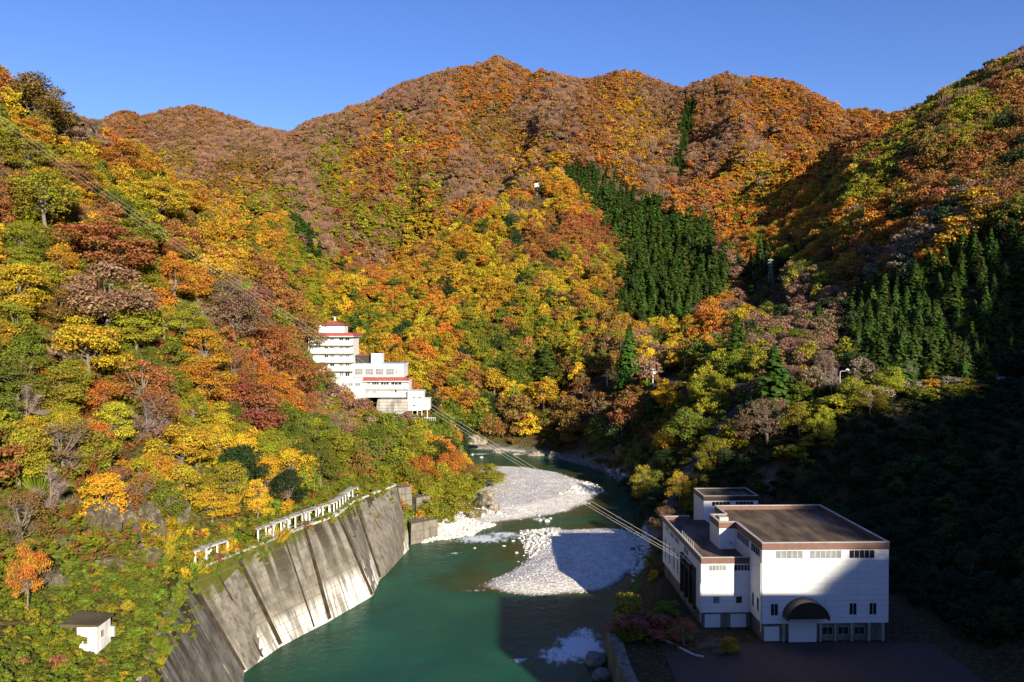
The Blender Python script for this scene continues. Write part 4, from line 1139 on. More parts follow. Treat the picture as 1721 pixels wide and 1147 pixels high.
C_ = {'y': ((.52,.36,.018), 'yellow'), 'Y': ((.66,.41,.018), 'golden'), 'a': ((.54,.29,.018), 'amber'), 'o': ((.54,.205,.022), 'orange'), 'r': ((.36,.15,.04), 'rust brown'), 'R': ((.40,.115,.045), 'red'),
      'm': ((.31,.175,.105), 'mauve brown'), 'b': ((.29,.175,.035), 'brown'), 'l': ((.29,.265,.016), 'olive'), 'L': ((.36,.33,.018), 'lime green'), 'g': ((.16,.19,.016), 'green'), 'd': ((.034,.062,.014), 'dark green'),
      'c': ((.06,.105,.012), 'deep green'), 'p': ((.29,.24,.15), 'pale grey brown'), 'k': ((.40,.14,.08), 'pinkish red'), 'G': ((.21,.28,.02), 'yellow green')}
ANCH = """30 130 r,70 170 b,100 230 b,10 100 a,60 220 a,160 220 m,200 255 o,215 280 a,30 260 l,110 250 l,20 330 r,60 330 L,100 370 l,140 300 y,180 340 r,230 340 l,270 330 y,300 380 r,110 300 r,150 390 a,60 420 l,20 440 Y,30 500 y,
180 430 r,240 400 l,290 460 o,350 450 a,380 440 a,330 500 l,290 540 L,380 540 r,350 560 b,410 490 m,90 560 l,160 590 l,230 580 y,110 570 b,50 560 a,30 620 g,80 650 y,160 660 o,200 690 L,260 640 r,250 700 r,300 610 l,350 600 y,330 640 r,370 640 a,
300 690 l,240 720 a,300 740 y,150 730 r,80 740 l,20 740 L,90 790 r,290 790 y,350 770 l,430 810 Y,460 740 l,520 740 g,560 740 l,600 730 b,640 740 g,650 700 m,700 740 l,740 770 o,760 780 a,500 700 g,470 650 o,500 640 r,500 590 b,450 560 r,
470 520 r,520 600 b,540 640 r,560 670 m,740 680 g,755 720 g,765 740 d,745 665 a,400 600 r,30 830 b,30 900 b,50 930 o,40 880 L,480 380 l,440 420 a,440 390 a,450 450 r,500 460 l,560 480 a,540 380 m,600 450 r,620 420 m,520 500 l,570 520 y,
600 500 Y,640 480 o,680 450 a,720 440 r,760 410 a,800 370 o,820 400 y,860 350 y,900 350 o,940 300 a,960 320 a,1000 340 o,880 420 r,850 450 y,920 420 r,980 400 R,1010 400 r,1020 430 l,950 460 y,900 480 l,840 500 a,780 480 y,740 500 o,700 530 y,
640 540 l,650 580 a,700 600 y,750 570 a,800 560 l,860 550 r,900 540 l,950 530 y,980 520 r,1010 500 a,1030 490 b,620 560 g,700 640 o,740 620 r,780 620 y,820 600 g,870 590 l,900 610 g,720 600 o,800 650 y,830 680 r,860 700 l,820 720 b,910 660 Y,
970 600 l,1000 620 b,1080 620 m,1060 680 b,1000 690 r,960 700 b,1120 655 Y,1150 580 y,1180 560 o,1200 620 g,1160 680 y,1190 640 L,1280 700 m,1320 700 l,1110 510 a,1140 520 y,1200 520 o,1230 500 m,1260 510 y,1290 520 m,1340 480 m,1380 500 m,1400 450 b,
1440 440 r,1470 420 p,1540 420 p,1580 400 p,1330 460 l,1350 580 m,1300 560 m,1320 400 o,1370 380 o,1300 390 o,1400 400 a,1450 380 a,1500 370 o,1560 370 a,1560 320 r,1600 300 r,1520 300 b,1480 300 l,1460 260 r,1500 240 L,1450 230 r,1480 220 o,
1530 220 b,1560 190 b,1600 180 m,1640 190 L,1600 160 l,1680 110 r,1700 100 m,1700 180 r,1660 220 b,1620 240 l,1560 280 b,1680 260 r,1700 300 b,1380 300 a,1430 330 l,1320 310 a,1260 320 l,1220 300 o,1200 330 o,1170 350 r,1250 270 a,
850 110 m,850 130 o,800 140 o,740 150 m,760 200 o,700 180 m,660 170 m,650 230 o,600 200 m,560 220 m,520 230 m,470 230 m,550 250 l,500 270 m,450 290 b,400 330 a,340 190 r,300 200 m,250 230 m,240 210 r,380 240 m,350 270 m,300 280 b,320 310 a,
900 130 o,950 150 m,1000 140 r,1050 130 o,1100 150 m,1060 180 a,1000 200 r,950 220 m,900 200 m,870 260 a,820 230 b,780 280 m,720 260 o,670 230 y,640 300 r,700 320 l,600 310 a,560 330 l,520 340 m,600 380 l,650 380 l,700 370 y,800 320 m,850 300 m,
1000 280 o,1050 270 a,1100 280 m,1100 220 a,1130 200 m,1180 200 r,1220 150 m,1250 170 o,1300 180 o,1350 170 r,1400 180 o,1440 190 o,1300 230 o,1350 250 o,1400 250 r,1200 260 m,1250 240 m,430 350 l,380 300 b,1450 520 d,1550 560 d,1650 600 d,1500 600 d,
1400 650 l,1450 650 p,1550 650 l,1250 640 L,1100 720 g,1000 730 g,1350 640 b,1200 700 l,1250 750 l,1400 720 g,900 720 b,800 760 l,740 820 l,800 800 l"""
AX = []; AC = []
for t in ANCH.replace('\n', '').split(','):
    a, b, c = t.split(); AX.append((float(a), float(b))); AC.append(c)
AX = np.array(AX)

# big crowns one can point at: photo x, y of the crown centre, crown width in px, colour, form, optional distance
HAND = """180 430 150 r layered,178 512 150 m dome,422 690 112 R dome,402 768 88 d dome,482 802 64 d dome,30 490 120 Y layered,150 590 130 y layered,240 640 110 r open,300 745 105 y layered,80 350 120 L open,205 268 75 o layered,60 185 120 b dome,
15 120 80 a dome,170 812 95 Y layered,290 465 80 o layered,350 455 80 Y open,395 540 100 m dome,340 585 90 a layered,90 650 110 l layered,25 620 110 g open,190 690 80 L layered,110 735 120 b sparse,35 845 100 b sparse,345 640 100 a layered,
260 700 120 r sparse,500 700 60 g dome,460 650 70 o dome,375 485 80 b sparse,270 340 90 y layered,230 395 90 l layered,320 335 70 a dome,40 935 60 o layered,430 815 50 Y open,560 745 80 l dome,620 745 80 g dome,690 745 75 l dome,530 690 55 r sparse,
500 640 90 r dome,450 590 90 r dome,508 560 75 b dome,535 625 55 b dome,330 730 80 y layered,230 545 90 L layered,750 700 60 g dome,770 735 60 d dome,745 662 40 a dome,705 780 60 o dome,755 775 60 o dome,560 700 60 m sparse,
130 300 80 r layered,40 260 80 l layered,150 222 40 p bare,915 665 60 Y dome,1120 658 52 Y dome,1158 712 72 g dome,1042 733 64 d dome,1190 645 60 L dome,1082 790 44 L open 236,1142 800 36 y open 215,1000 690 70 r sparse,1060 690 70 r dome,1088 618 60 m sparse,
1290 705 90 m sparse,1462 655 60 l open,1435 645 55 L dome,1495 628 60 L layered,1520 605 60 p bare,1400 620 40 p bare,815 805 64 l dome 262,780 815 50 b dome 255,108 570 80 b bare,40 660 90 m bare,245 690 90 p bare,85 800 100 p bare,
330 515 60 b bare,1440 640 60 p bare,950 690 60 b dome,980 650 50 r sparse,870 690 60 b dome,830 640 50 y dome,1345 690 60 l dome,1385 700 50 L dome,1108 838 52 d dome 226,1092 852 40 d dome 214,1078 832 46 d dome 240,1100 806 50 g dome 236,1060 815 40 d dome 262,1128 776 50 d dome 240"""
CONES = """1300 642 118 70 227,1240 575 92 48 290,1054 583 78 44 330,920 612 66 50 385,1373 548 74 48 300,1095 715 55 35 285,600 542 34 30 480,700 540 1 1 0,1238 385 42 18 520,1262 405 44 20 500,1275 415 44 20 490,1290 425 40 18 480,1335 432 40 22 460,1345 420 36 14 460,1262 450 36 20 455,1250 470 34 20 450,
1150 160 16 8 1120,1232 133 12 6 1080,1205 150 14 8 1060,1252 140 12 6 1075,850 315 16 9 800,890 235 12 8 900"""
CEDP = [[(925,275),(1000,272),(1060,318),(1120,350),(1195,385),(1222,440),(1225,495),(1130,538),(1085,552),(1042,540),(1040,480),(1045,410),(995,355)],
        [(1148,168),(1172,168),(1168,215),(1142,300),(1112,302),(1135,240)],  # cedars added to darken the gully in place of its shade
        [(474,352),(500,352),(548,440),(540,452),(492,388)],
        [(1425,520),(1490,468),(1560,440),(1625,395),(1800,360),(1800,590),(1600,615),(1440,610)]]
EXTRA_HAND = []
BUILT = [(-79,287,24,20),(-45,284,22,18)]
trees = []      # x, y, z, H, R, colour key, form, hand
occ = {}
def near_hand(x, y, r, f=.72):
    gx_, gy_ = int(x//20), int(y//20)
    for i in (-1, 0, 1):
        for j in (-1, 0, 1):
            for (a, b, q) in occ.get((gx_+i, gy_+j), ()):
                if math.hypot(a-x, b-y) < f*(q+r): return True
    return False
def put(x, y, z, Ht, R, c, form, hand=False):
    trees.append([x, y, z, Ht, R, c, form, hand]); occ.setdefault((int(x//20), int(y//20)), []).append((x, y, R))
for t in HAND.replace('\n', '').split(','):
    q = t.split(); px, py, w_ = map(float, q[:3]); c, form = q[3:5]
    if len(q) > 5:
        D = float(q[5]); x = (px-CX)/FPX*D; p = (x, D, float(hgrid(x, D)))
        R = w_/2/FPX*D; Ht = max((EYE-(py-w_*.35-HY)/FPX*D)-p[2], R*1.3)
    else:
        p = hit(px, py, 7.0, 95)
        if p is None: continue
        R = w_*.88/2/FPX*p[1]; Ht = max(9.0, min(R*2.1, 17))
    if form == 'bare': R *= .9
    put(p[0], p[1], p[2]-.3, Ht, R, c, form, True)
cones = []
for t in CONES.replace('\n', '').split(','):
    px, py, h_, w_, D = map(float, t.split())
    if not D: continue
    x = (px-CX)/FPX*D; zt = EYE-(py-h_/2-HY)/FPX*D; zb = float(hgrid(x, D)); Ht = h_/FPX*D
    if .5*Ht < zt-zb < 1.8*Ht: Ht = zt-zb+.3
    cones.append([x, D, zb-.3, Ht, w_*.66/FPX*D, 'c'])
    occ.setdefault((int(x//20), int(D//20)), []).append((x, D, w_/2/FPX*D))

def candidates(x0, x1, y0, y1, cell, seed):
    rng = np.random.default_rng(seed)
    a, b = np.meshgrid(np.arange(x0, x1, cell), np.arange(y0, y1, cell*.87))
    a = a+((np.arange(a.shape[0]) % 2)*cell/2)[:, None]
    return (a+rng.uniform(-.42, .42, a.shape)*cell).ravel(), (b+rng.uniform(-.42, .42, b.shape)*cell).ravel()
cx_, cy_, cell_ = [], [], []
for r0, r1, cell, sd in ((0, 300, 5.3, 1), (300, 620, 6.6, 2), (620, 2000, 7.0, 3)):
    a, b = candidates(-900 if r1 > 700 else -420, 900 if r1 > 700 else 480, 60 if r0 == 0 else r0*.75, min(r1, 1750), cell, sd)
    R = np.hypot(a, b); k = (R >= r0) & (R < r1) & (np.abs(a) < b*.80+45)
    cx_.append(a[k]); cy_.append(b[k]); cell_.append(np.full(k.sum(), cell))
for sd, s0 in ((21, .75), (22, 1.2), (23, 1.7)):        # steep faces carry more trees for their plan area
    a, b = candidates(-900, 900, 300, 1750, 7.6, sd); R = np.hypot(a, b); k = (R > 320) & (np.abs(a) < b*.68+25); a, b = a[k], b[k]
    sl_ = np.hypot(hgrid(a+4, b)-hgrid(a-4, b), hgrid(a, b+4)-hgrid(a, b-4))/8
    k = sl_ > s0; cx_.append(a[k]); cy_.append(b[k]); cell_.append(np.full(k.sum(), 7.2))
a, b = candidates(60, 470, -230, 260, 8.5, 9)
k = (a > b*.8+45); cx_.append(a[k]); cy_.append(b[k]); cell_.append(np.full(k.sum(), 8.5))
X = np.concatenate(cx_); Y = np.concatenate(cy_); CE = np.concatenate(cell_)
Z = hgrid(X, Y); dr = sdist(X, Y, RIVER)
keep = (dr > np.where(X < 0, 4.5, 3)) & (sdist(X, Y, PLAT) > 3) & (dseg(X, Y, SHELF) > 5.5) & (dseg(X, Y, [(84,245),(66,237),(53,229),(42,214),(42,196),(40,176)]) > 4) & (Z > 1.8)
keep &= dseg(X, Y, CREST) > 7.5
keep &= ~((X > 0) & (X < 76) & (Y < 126) & (Y > 40))
keep &= ~((Y < 108) & (X < -20) & (X > -75) & (Z < 40)) & ~((Y < 118) & (X < 0) & (X > -70) & (Z < 27))
for hx_, hy_, a_, b_ in ((-56,292,25,12),(-37,283,15,9)): keep &= ~((np.abs(X-hx_) < a_) & (np.abs(Y-hy_) < b_))
keep &= ~((X > 50) & (X < 115) & (Y < 38) & (Y > -5))
keep &= ~((X > 38) & (X < 66) & (Y > 172) & (Y < 200))
X, Y, Z, CE = X[keep], Y[keep], Z[keep], CE[keep]
inview = (np.abs(X) < Y*.66+12) & (Y > 60)
# what the hills hide is left out
vis = np.ones(len(X), bool)
for t in np.linspace(.12, .97, 60):
    vis &= ~(hgrid(X*t, Y*t) > EYE+(Z+13-EYE)*t) | ~inview
X, Y, Z, CE, inview = X[vis], Y[vis], Z[vis], CE[vis], inview[vis]
PX, PYY = to_px(X, np.maximum(Y, 1), Z+6)
rng = np.random.default_rng(5)
isced = np.zeros(len(X), bool)
jx, jy = PX+rng.normal(0, 5, len(X)), PYY+rng.normal(0, 5, len(X))
for P in CEDP: isced |= inpoly(jx, jy, P) & inview
isced |= (~inview) & (rng.random(len(X)) < .5) & (X > 0)
DD = np.hypot(X, Y)
for i in range(len(X)):
    x, y, z, dd = X[i], Y[i], Z[i], DD[i]
    if inview[i]:
        bad = False
        for (a, b, r, dmax) in CLEAR:
            if abs(PX[i]-a) < r+4/dd*FPX*.9 and -r*1.0 < PYY[i]-b < r+12/dd*FPX and y < dmax: bad = True; break
        if bad: continue
    if isced[i]:
        if near_hand(x, y, 1.5): continue
        Ht = rng.uniform(9, 18)*(1 if PX[i] < 1300 else .85)*(1 if dd < 700 else .75); R = Ht*rng.uniform(.22, .3)+.4
        cones.append([x, y, z-.3, Ht, R, 'c']); continue
    R = CE[i]*rng.uniform(.52, .82); Ht = R*rng.uniform(1.7, 2.2)+1.5
    if inview[i] and PX[i] > 1420 and PYY[i] < 420 and dd < 640: R *= 1.35; Ht *= 1.3; z -= 1.5
    if near_hand(x, y, R): continue
    if dr_ok := True:
        if 1 < y and x > 20 and 120 < y < 262 and x < 60 and z < 14: R *= .55; Ht *= .55
    if not inview[i]: c = 'b'
    else:
        px, py = PX[i]+rng.normal(0, 9), PYY[i]+rng.normal(0, 9)
        d2 = ((AX-(px, py))**2).sum(1); o = np.argsort(d2)[:5]
        u = rng.random(); c = AC[o[0] if u < .56 else o[1] if u < .76 else o[2] if u < .87 else o[3 + (u > .94)]]
        if dd > 700:
            c = AC[o[0 if u < .7 else 1 if u < .9 else 2]]
            if rng.random() < .2: c = 'mrb'[int(rng.integers(3))]
            if dd > 820 and c in 'oay' and rng.random() < .4: c = 'rmrb'[int(rng.integers(4))]
        if dd < 600 and rng.random() < .05: c = 'g'
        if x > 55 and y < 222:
            c = 'd' if rng.random() < .75 else 'c'; R *= .62; Ht *= .55  # dark greens put the hill's shade into the leaf colour
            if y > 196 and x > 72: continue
        if 300 < dd < 650 and rng.random() < .06: c = 'd'
    if c == 'm' or c == 'p': form = 'sparse' if rng.random() < .6 else 'open'
    elif c in 'dgR': form = 'dome'
    elif c in 'rb': form = ('sparse', 'dome', 'open')[int(rng.integers(3))]
    else: form = ('dome', 'layered', 'open', 'dome')[int(rng.integers(4))]
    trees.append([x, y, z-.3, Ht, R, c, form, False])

def jitcol(c, rng, a=.14):
    c = np.array(C_[c][0]); j = np.exp(rng.normal(0, a, 3)*np.array([.6, 1, .8])); return c*j*math.exp(rng.normal(0, .12))

# ------------------------------------------------------------------ the trees that show largest stand as objects of their own
LM = [((555,560), 'the hotel tower'), ((650,640), 'the hotel wing'), ((160,1055), 'the white hut'), ((490,880), 'the portal gallery'), ((640,815), 'the river wall end'), ((902,314), 'the white board'), ((1294,455), 'the lattice pylon'),
      ((1097,637), 'the transformer pole'), ((1415,632), 'the street lamp'), ((1683,638), 'the parked car'), ((1300,640), 'the roadside cedar'), ((1120,440), 'the cedar wood'), ((1010,330), 'the cedar wood tip'), ((1190,480), 'the cedar wood corner'), ((1060,520), 'the cedar wood foot'), ((1390,900), 'the powerhouse'), ((1220,842), 'the switch house'),
      ((900,815), 'the upper gravel bar'), ((950,960), 'the lower gravel bar'), ((200,900), 'the rock face'), ((200,222), 'the near ridge dip'), ((500,400), 'the green cedar strip'), ((850,680), 'the dark gorge'), ((1241,620), 'the portal frame'), ((120,330), 'the cables'),
      ((850,100), 'the main summit'), ((1470,195), 'the skyline notch'), ((1560,520), 'the shaded wood'), ((1020,635), 'the one-armed pole'), ((360,500), 'the lower cable span')]
ORD = ['first', 'second', 'third', 'fourth', 'fifth', 'sixth', 'seventh', 'eighth', 'ninth', 'tenth', 'eleventh', 'twelfth', 'thirteenth', 'fourteenth', 'fifteenth', 'sixteenth', 'seventeenth', 'eighteenth', 'nineteenth', 'twentieth']
NUM = ['', 'one', 'two', 'three', 'four', 'five', 'six', 'seven', 'eight', 'nine', 'ten', 'eleven', 'twelve', 'thirteen', 'fourteen', 'fifteen', 'sixteen', 'seventeen', 'eighteen', 'nineteen', 'twenty']
def label_all(items):
    """items: [object, px, py, descriptor]; one label each, by look, then landmark, then order from the left"""
    B = {}
    for it in items:
        o, px, py, de = it
        j = min(range(len(LM)), key=lambda k: (LM[k][0][0]-px)**2+(LM[k][0][1]-py)**2)
        (lx, ly), nm = LM[j]; dx, dy = px-lx, py-ly; r = math.hypot(dx, dy)
        rel = ('above' if dy < 0 else 'below') if abs(dy) > abs(dx) else ('right of' if dx > 0 else 'left of')
        adv = 'just ' if r < 55 else ('' if r < 120 else 'well ')
        B.setdefault('%s %s%s %s' % (de, adv, rel, nm), []).append(it)
    for k in [k for k in B if len(B[k]) > 18]:      # a big bunch is told apart by its upper and lower half first
        v = sorted(B.pop(k), key=lambda i: i[2]); h = len(v)//2
        B[k+', upper half'] = v[:h]; B[k+', lower half'] = v[h:]
    for k, v in B.items():
        v.sort(key=lambda i: i[1]); n = len(v)
        for i, it in enumerate(v):
            if n == 1: it[0]['label'] = k
            else: it[0]['label'] = '%s, %s' % (k, ('leftmost' if i == 0 else 'rightmost' if i == n-1 else (ORD[min(i, 19)]+' from left'))+(' of %s' % NUM[n] if n <= 20 and 'half' not in k else ''))
FW = {'dome': 'dense round', 'layered': 'layered', 'open': 'loose', 'sparse': 'thin twiggy', 'bare': 'leafless'}
def inframe(t): 
    if t[1] < 60: return False
    a, b = to_px(t[0], t[1], t[2]+t[3]*.6); return -10 < a < 1731 and b < 1147
order = sorted(range(len(trees)), key=lambda i: -((1000 if trees[i][7] else 0)+(trees[i][4]/trees[i][1]*1000 if inframe(trees[i]) and trees[i][1] > 60 else 0)))
solo = order[:295]; rest = order[295:]
rng = np.random.default_rng(11)
items = []; bitems = []
for i in solo:
    x, y, z, Ht, R, c, form, hand = trees[i]
    lv = 'near' if y < 290 else 'mid'
    if form == 'bare': cm_, tm = PA[('bare', 'near')][int(rng.integers(2))]
    else:
        L_ = PA[(form, lv)]; cm_, tm = L_[int(rng.integers(len(L_)))]
    e = empty('bare_tree' if form == 'bare' else 'broadleaf_tree', (x, y, z), rng.uniform(0, 6.28)); e.scale = (R/.42, R/.42, Ht)
    e['kind'] = 'thing'; e['category'] = 'tree'; e['group'] = 'leafless trees on the slopes' if form == 'bare' else 'autumn broadleaf trees on the slopes'
    link('branches' if form == 'bare' else 'trunk', tm, e)
    if cm_ is not None:
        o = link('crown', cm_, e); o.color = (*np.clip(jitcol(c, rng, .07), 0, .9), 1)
    px, py = to_px(x, y, z+Ht*.6)
    (bitems if form == 'bare' else items).append([e, px, py, ('grey ' if form == 'bare' else C_[c][1]+' ')+FW[form]+' tree'])
label_all(items); label_all(bitems)
# cedars
cones.sort(key=lambda t: -(t[3]/t[1] if inframe(t) else 0))
items = []
for t in cones[:295]:
    x, y, z, Ht, R, c = t; lv = 'near' if y < 420 else 'mid'
    e = empty('cedar_tree', (x, y, z), rng.uniform(0, 6.28)); e.rotation_euler[0] = rng.normal(0, .025); e.rotation_euler[1] = rng.normal(0, .025); e.scale = (R/.19, R/.19, Ht)
    e['kind'] = 'thing'; e['category'] = 'cedar'; e['group'] = 'conical cedars of the planted woods'
    link('trunk', CTR, e); o = link('crown', CED[lv][int(rng.integers(3))], e); o.color = (*np.clip(jitcol(c, rng, .1), 0, .9), 1)
    px, py = to_px(x, y, z+Ht*.6); hp = Ht/y*FPX
    items.append([e, px, py, ('towering' if hp > 85 else 'tall' if hp > 55 else 'middling' if hp > 40 else 'short')+(' broad' if R/Ht > .195 else ' slim')+' cedar'])
label_all(items)
# ------------------------------------------------------------------ the forest beyond counting
FP = []; FK = {}
def far_limbs(seed): return limbs([], seed, 0, .03, .3, n=3)
def joined(cmesh, form, seed):
    pass
for form, q in (('dome', 1), ('open', .8), ('sparse', .55)):
    for k in range(3):
        FK.setdefault((form, 'far'), []).append(len(FP)); FP.append(crown(form, int(520*q), .105, 300+k*11, MAT_LEAF_I)[0])
    for k in range(3):
        FK.setdefault((form, 'mid'), []).append(len(FP)); FP.append(crown(form, int(2000*q), .052, 400+k*7, MAT_LEAF_I)[0])
# leafless far trees: upright pale stems and fine twigs
for k in range(3):
    r_ = np.random.default_rng(500+k); n_ = 420
    a = r_.uniform(0, 2*PI, n_); rr = np.sqrt(r_.uniform(0, 1, n_))*.36; c = np.stack([np.cos(a)*rr, np.sin(a)*rr, .55+.4*np.sqrt(1-(rr/.4)**2)*r_.uniform(-.2, 1, n_)], 1)
    d = c-np.array([0, 0, .1]); d /= np.linalg.norm(d, axis=1, keepdims=True); d += r_.normal(0, .2, d.shape)
    w_ = np.cross(d, r_.normal(size=d.shape)); w_ /= np.linalg.norm(w_, axis=1, keepdims=True); L_ = r_.uniform(.08, .2, n_)[:, None]
    v = np.stack([c-w_*.013, c+w_*.013, c+d*L_+w_*.004, c+d*L_-w_*.004], 1).reshape(-1, 3)
    st = np.array([[(-.02,0,-.1),(.02,0,-.1),(.01,0,.75),(-.01,0,.75)], [(0,-.02,-.1),(0,.02,-.1),(0,.01,.75),(0,-.01,.75)]]).reshape(-1, 3)
    v = np.concatenate([v, st]); FK.setdefault(('twig', 'far'), []).append(len(FP)); FP.append(quadmesh('crown', v, MAT_LEAF_I, np.full(len(v), .5), np.repeat(r_.uniform(.4, 1, len(v)//4), 4)))
for k in range(2): FK.setdefault(('cedar', 'mid'), []).append(len(FP)); FP.append(cedar(18, 9, 5, .08, 60+k, MAT_LEAF_I))
P_ = []; S_ = []; R_ = []; Cc = []; I_ = []
for i in rest:
    x, y, z, Ht, R, c, form, _h = trees[i]
    dd = math.hypot(x, y); lv = 'mid' if dd < 620 else 'far'
    f = {'layered': 'dome'}.get(form, form)
    if dd > 560 and (c in 'm' and rng.random() < .45): f = 'twig'; lv = 'far'
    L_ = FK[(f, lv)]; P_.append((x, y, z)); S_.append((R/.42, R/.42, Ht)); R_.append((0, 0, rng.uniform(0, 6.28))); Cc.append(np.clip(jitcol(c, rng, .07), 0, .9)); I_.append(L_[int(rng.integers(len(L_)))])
for t in cones[295:]:
    x, y, z, Ht, R, c = t; L_ = FK[('cedar', 'mid')]
    P_.append((x, y, z)); S_.append((R/.19, R/.19, Ht)); R_.append((0, 0, rng.uniform(0, 6.28))); Cc.append(np.clip(jitcol(c, rng, .1), 0, .9)); I_.append(L_[int(rng.integers(2))])
print('trees', len(trees), 'cones', len(cones), 'forest', len(P_))
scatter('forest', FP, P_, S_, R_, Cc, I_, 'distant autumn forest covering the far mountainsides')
# ------------------------------------------------------------------ undergrowth, hanging creepers and grass
UG = []
for k in range(3): UG.append(crown('bush', 800, .09, 700+k, MAT_LEAF_I)[0])
for k in range(2): UG.append(crown('sparse', 450, .085, 720+k, MAT_LEAF_I)[0])
r_ = np.random.default_rng(77)
for k in range(2):      # tufts of tall grass
    n_ = 150; a = r_.uniform(0, 2*PI, n_); rr = np.sqrt(r_.uniform(0, 1, n_))*.3; c = np.stack([np.cos(a)*rr, np.sin(a)*rr, np.zeros(n_)], 1)
    d = np.stack([np.cos(a)*rr*1.3, np.sin(a)*rr*1.3, r_.uniform(.6, 1, n_)], 1); w_ = np.cross(d, r_.normal(size=d.shape)); w_ /= np.linalg.norm(w_, axis=1, keepdims=True)
    v = np.stack([c-w_*.03, c+w_*.03, c+d+w_*.012, c+d-w_*.012], 1).reshape(-1, 3)
    UG.append(quadmesh('tuft', v, MAT_LEAF_I, np.repeat(r_.uniform(0, 1, n_), 4), np.repeat(r_.uniform(.3, 1, n_), 4)))
P_ = []; S_ = []; R_ = []; Cc = []; I_ = []
def ug(x, y, z, s, c, k, tilt=0.0):
    P_.append((x, y, z)); S_.append((s*r_.uniform(.8, 1.3), s*r_.uniform(.8, 1.3), s*r_.uniform(.55, 1.0))); R_.append((tilt, 0, r_.uniform(0, 6.28))); Cc.append(np.clip(jitcol(c, r_, .07), 0, .9)*.85); I_.append(k)
for r0, r1, cell, sd in ((0, 128, 1.15, 30), (128, 150, 1.8, 31), (150, 320, 2.9, 32), (320, 620, 5.0, 33)):
    a, b = candidates(-330, 330, 62, 620, cell, sd); R = np.hypot(a, b)
    k = (R >= r0) & (R < r1) & (np.abs(a) < b*.68+6); a, b = a[k], b[k]; z = hgrid(a, b); d = sdist(a, b, RIVER)
    k = (z > 1.6) & (d > 2.0) & (sdist(a, b, PLAT) > 1.0) & (dseg(a, b, SHELF) > 4) & (dseg(a, b, [(84,245),(66,237),(53,229),(42,214),(42,196),(40,176)]) > 2.7)
    k &= ~((a > -51.8) & (a < -47.0) & (b > 89.6) & (b < 94)) & ~((np.abs(a+56) < 21) & (np.abs(b-292) < 9)) & ~((a > 28) & (a < 62) & (b > 112) & (b < 160)) & ~((dseg(a, b, MIDX) < 12) & (d < 4.9))
    k &= ~((a > -12) & (a < 76) & (b < 118))
    k &= ~((b < 118) & (a < -58) & (fbm(a/7, b/7, 2, 40) > .0)) 
    a, b, z = a[k], b[k], z[k]; px, py = to_px(a, b, z)
    vs = np.ones(len(a), bool)
    for t in np.linspace(.15, .97, 40): vs &= ~(hgrid(a*t, b*t) > EYE+(z+4-EYE)*t)
    for i in np.nonzero(vs)[0]:
        near = b[i] < 118
        if near: c = 'GLlGgGgG'[int(r_.integers(8))] if r_.random() < .95 else 'rky'[int(r_.integers(3))]
        else:
            o = np.argsort(((AX-(px[i], py[i]))**2).sum(1))[:3]; c = AC[o[int(r_.integers(3))]]
            if r_.random() < .45: c = 'lGbrg'[int(r_.integers(5))]
            if a[i] > 55 and b[i] < 222: c = 'd'  # undergrowth coloured dark to deepen the shadow on this bank
        s = (r_.uniform(.9, 2.0) if near else r_.uniform(2.2, 4.2)*(1 if r1 < 400 else 1.3))
        kk = int(r_.integers(3)) if r_.random() < .8 else (3+int(r_.integers(2)) if near or r_.random() < .6 else 5+int(r_.integers(2)))
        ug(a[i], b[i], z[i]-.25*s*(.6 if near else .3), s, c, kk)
# overgrowth spilling over the crest of the river wall
L = 0
for i in range(len(CREST)-1):
    a, b = np.array(CREST[i]), np.array(CREST[i+1]); n_ = int(np.linalg.norm(b-a)*10)
    for k in range(n_):
        t = r_.random(); p = a+(b-a)*t; dd_ = (b-a)/np.linalg.norm(b-a); nn = np.array([-dd_[1], dd_[0]])
        s_ = L+t*np.linalg.norm(b-a)
        dens = .5+.5*float(fbm(s_/7, 0, 2, 51))*2.2
        if i in (0, 1): dens = 1
        if r_.random() > dens: continue
        off = r_.uniform(-.7, 1.6) if r_.random() < .85 else -.5-r_.exponential(.7)
        q = p+nn*off; z = 15.3 if off > -.2 else 15.3+off*1.5
        ug(q[0], q[1], z-.15, r_.uniform(.35, 1.15), 'GLlgGG'[int(r_.integers(6))], int(r_.integers(7)))
    L += np.linalg.norm(b-a)
for (px_, py_, w0) in ((96,890,40),(140,870,40),(185,860,50),(228,850,50),(268,850,30),(60,960,60),(12,990,50),(150,945,50),(205,930,40),(120,905,30),(170,925,40),(235,940,40),(395,820,30)):
    for k in range(60):
        p = hit(px_+r_.normal(0, w0*.5), py_+r_.normal(0, 12), 0)
        if p: ug(p[0], p[1]-r_.uniform(-.5, 2.4), p[2]+r_.uniform(.2, 2.6), r_.uniform(.5, 1.5), 'GLlgbr'[int(r_.integers(6))], int(r_.integers(5)))
for k in range(60):
    x, y = -50.9+r_.normal(0, .8), 89.6+r_.normal(0, .9); ug(x, y, float(hgrid(x, y))+r_.uniform(0, 1.0), r_.uniform(.7, 1.6), 'GLlg'[int(r_.integers(4))], int(r_.integers(3)))
for k in range(330):   # creepers over the portal gallery
    s_ = r_.choice([r_.uniform(2, 11.5), r_.uniform(16, 24), r_.uniform(18, 59), r_.uniform(40, 60)]); p, _d = crest_at(s_, r_.uniform(1.6, 3.2))
    ug(p[0], p[1], r_.uniform(16.6, 17.9), r_.uniform(.5, 1.3), 'GLlgb'[int(r_.integers(5))], int(r_.integers(5)))
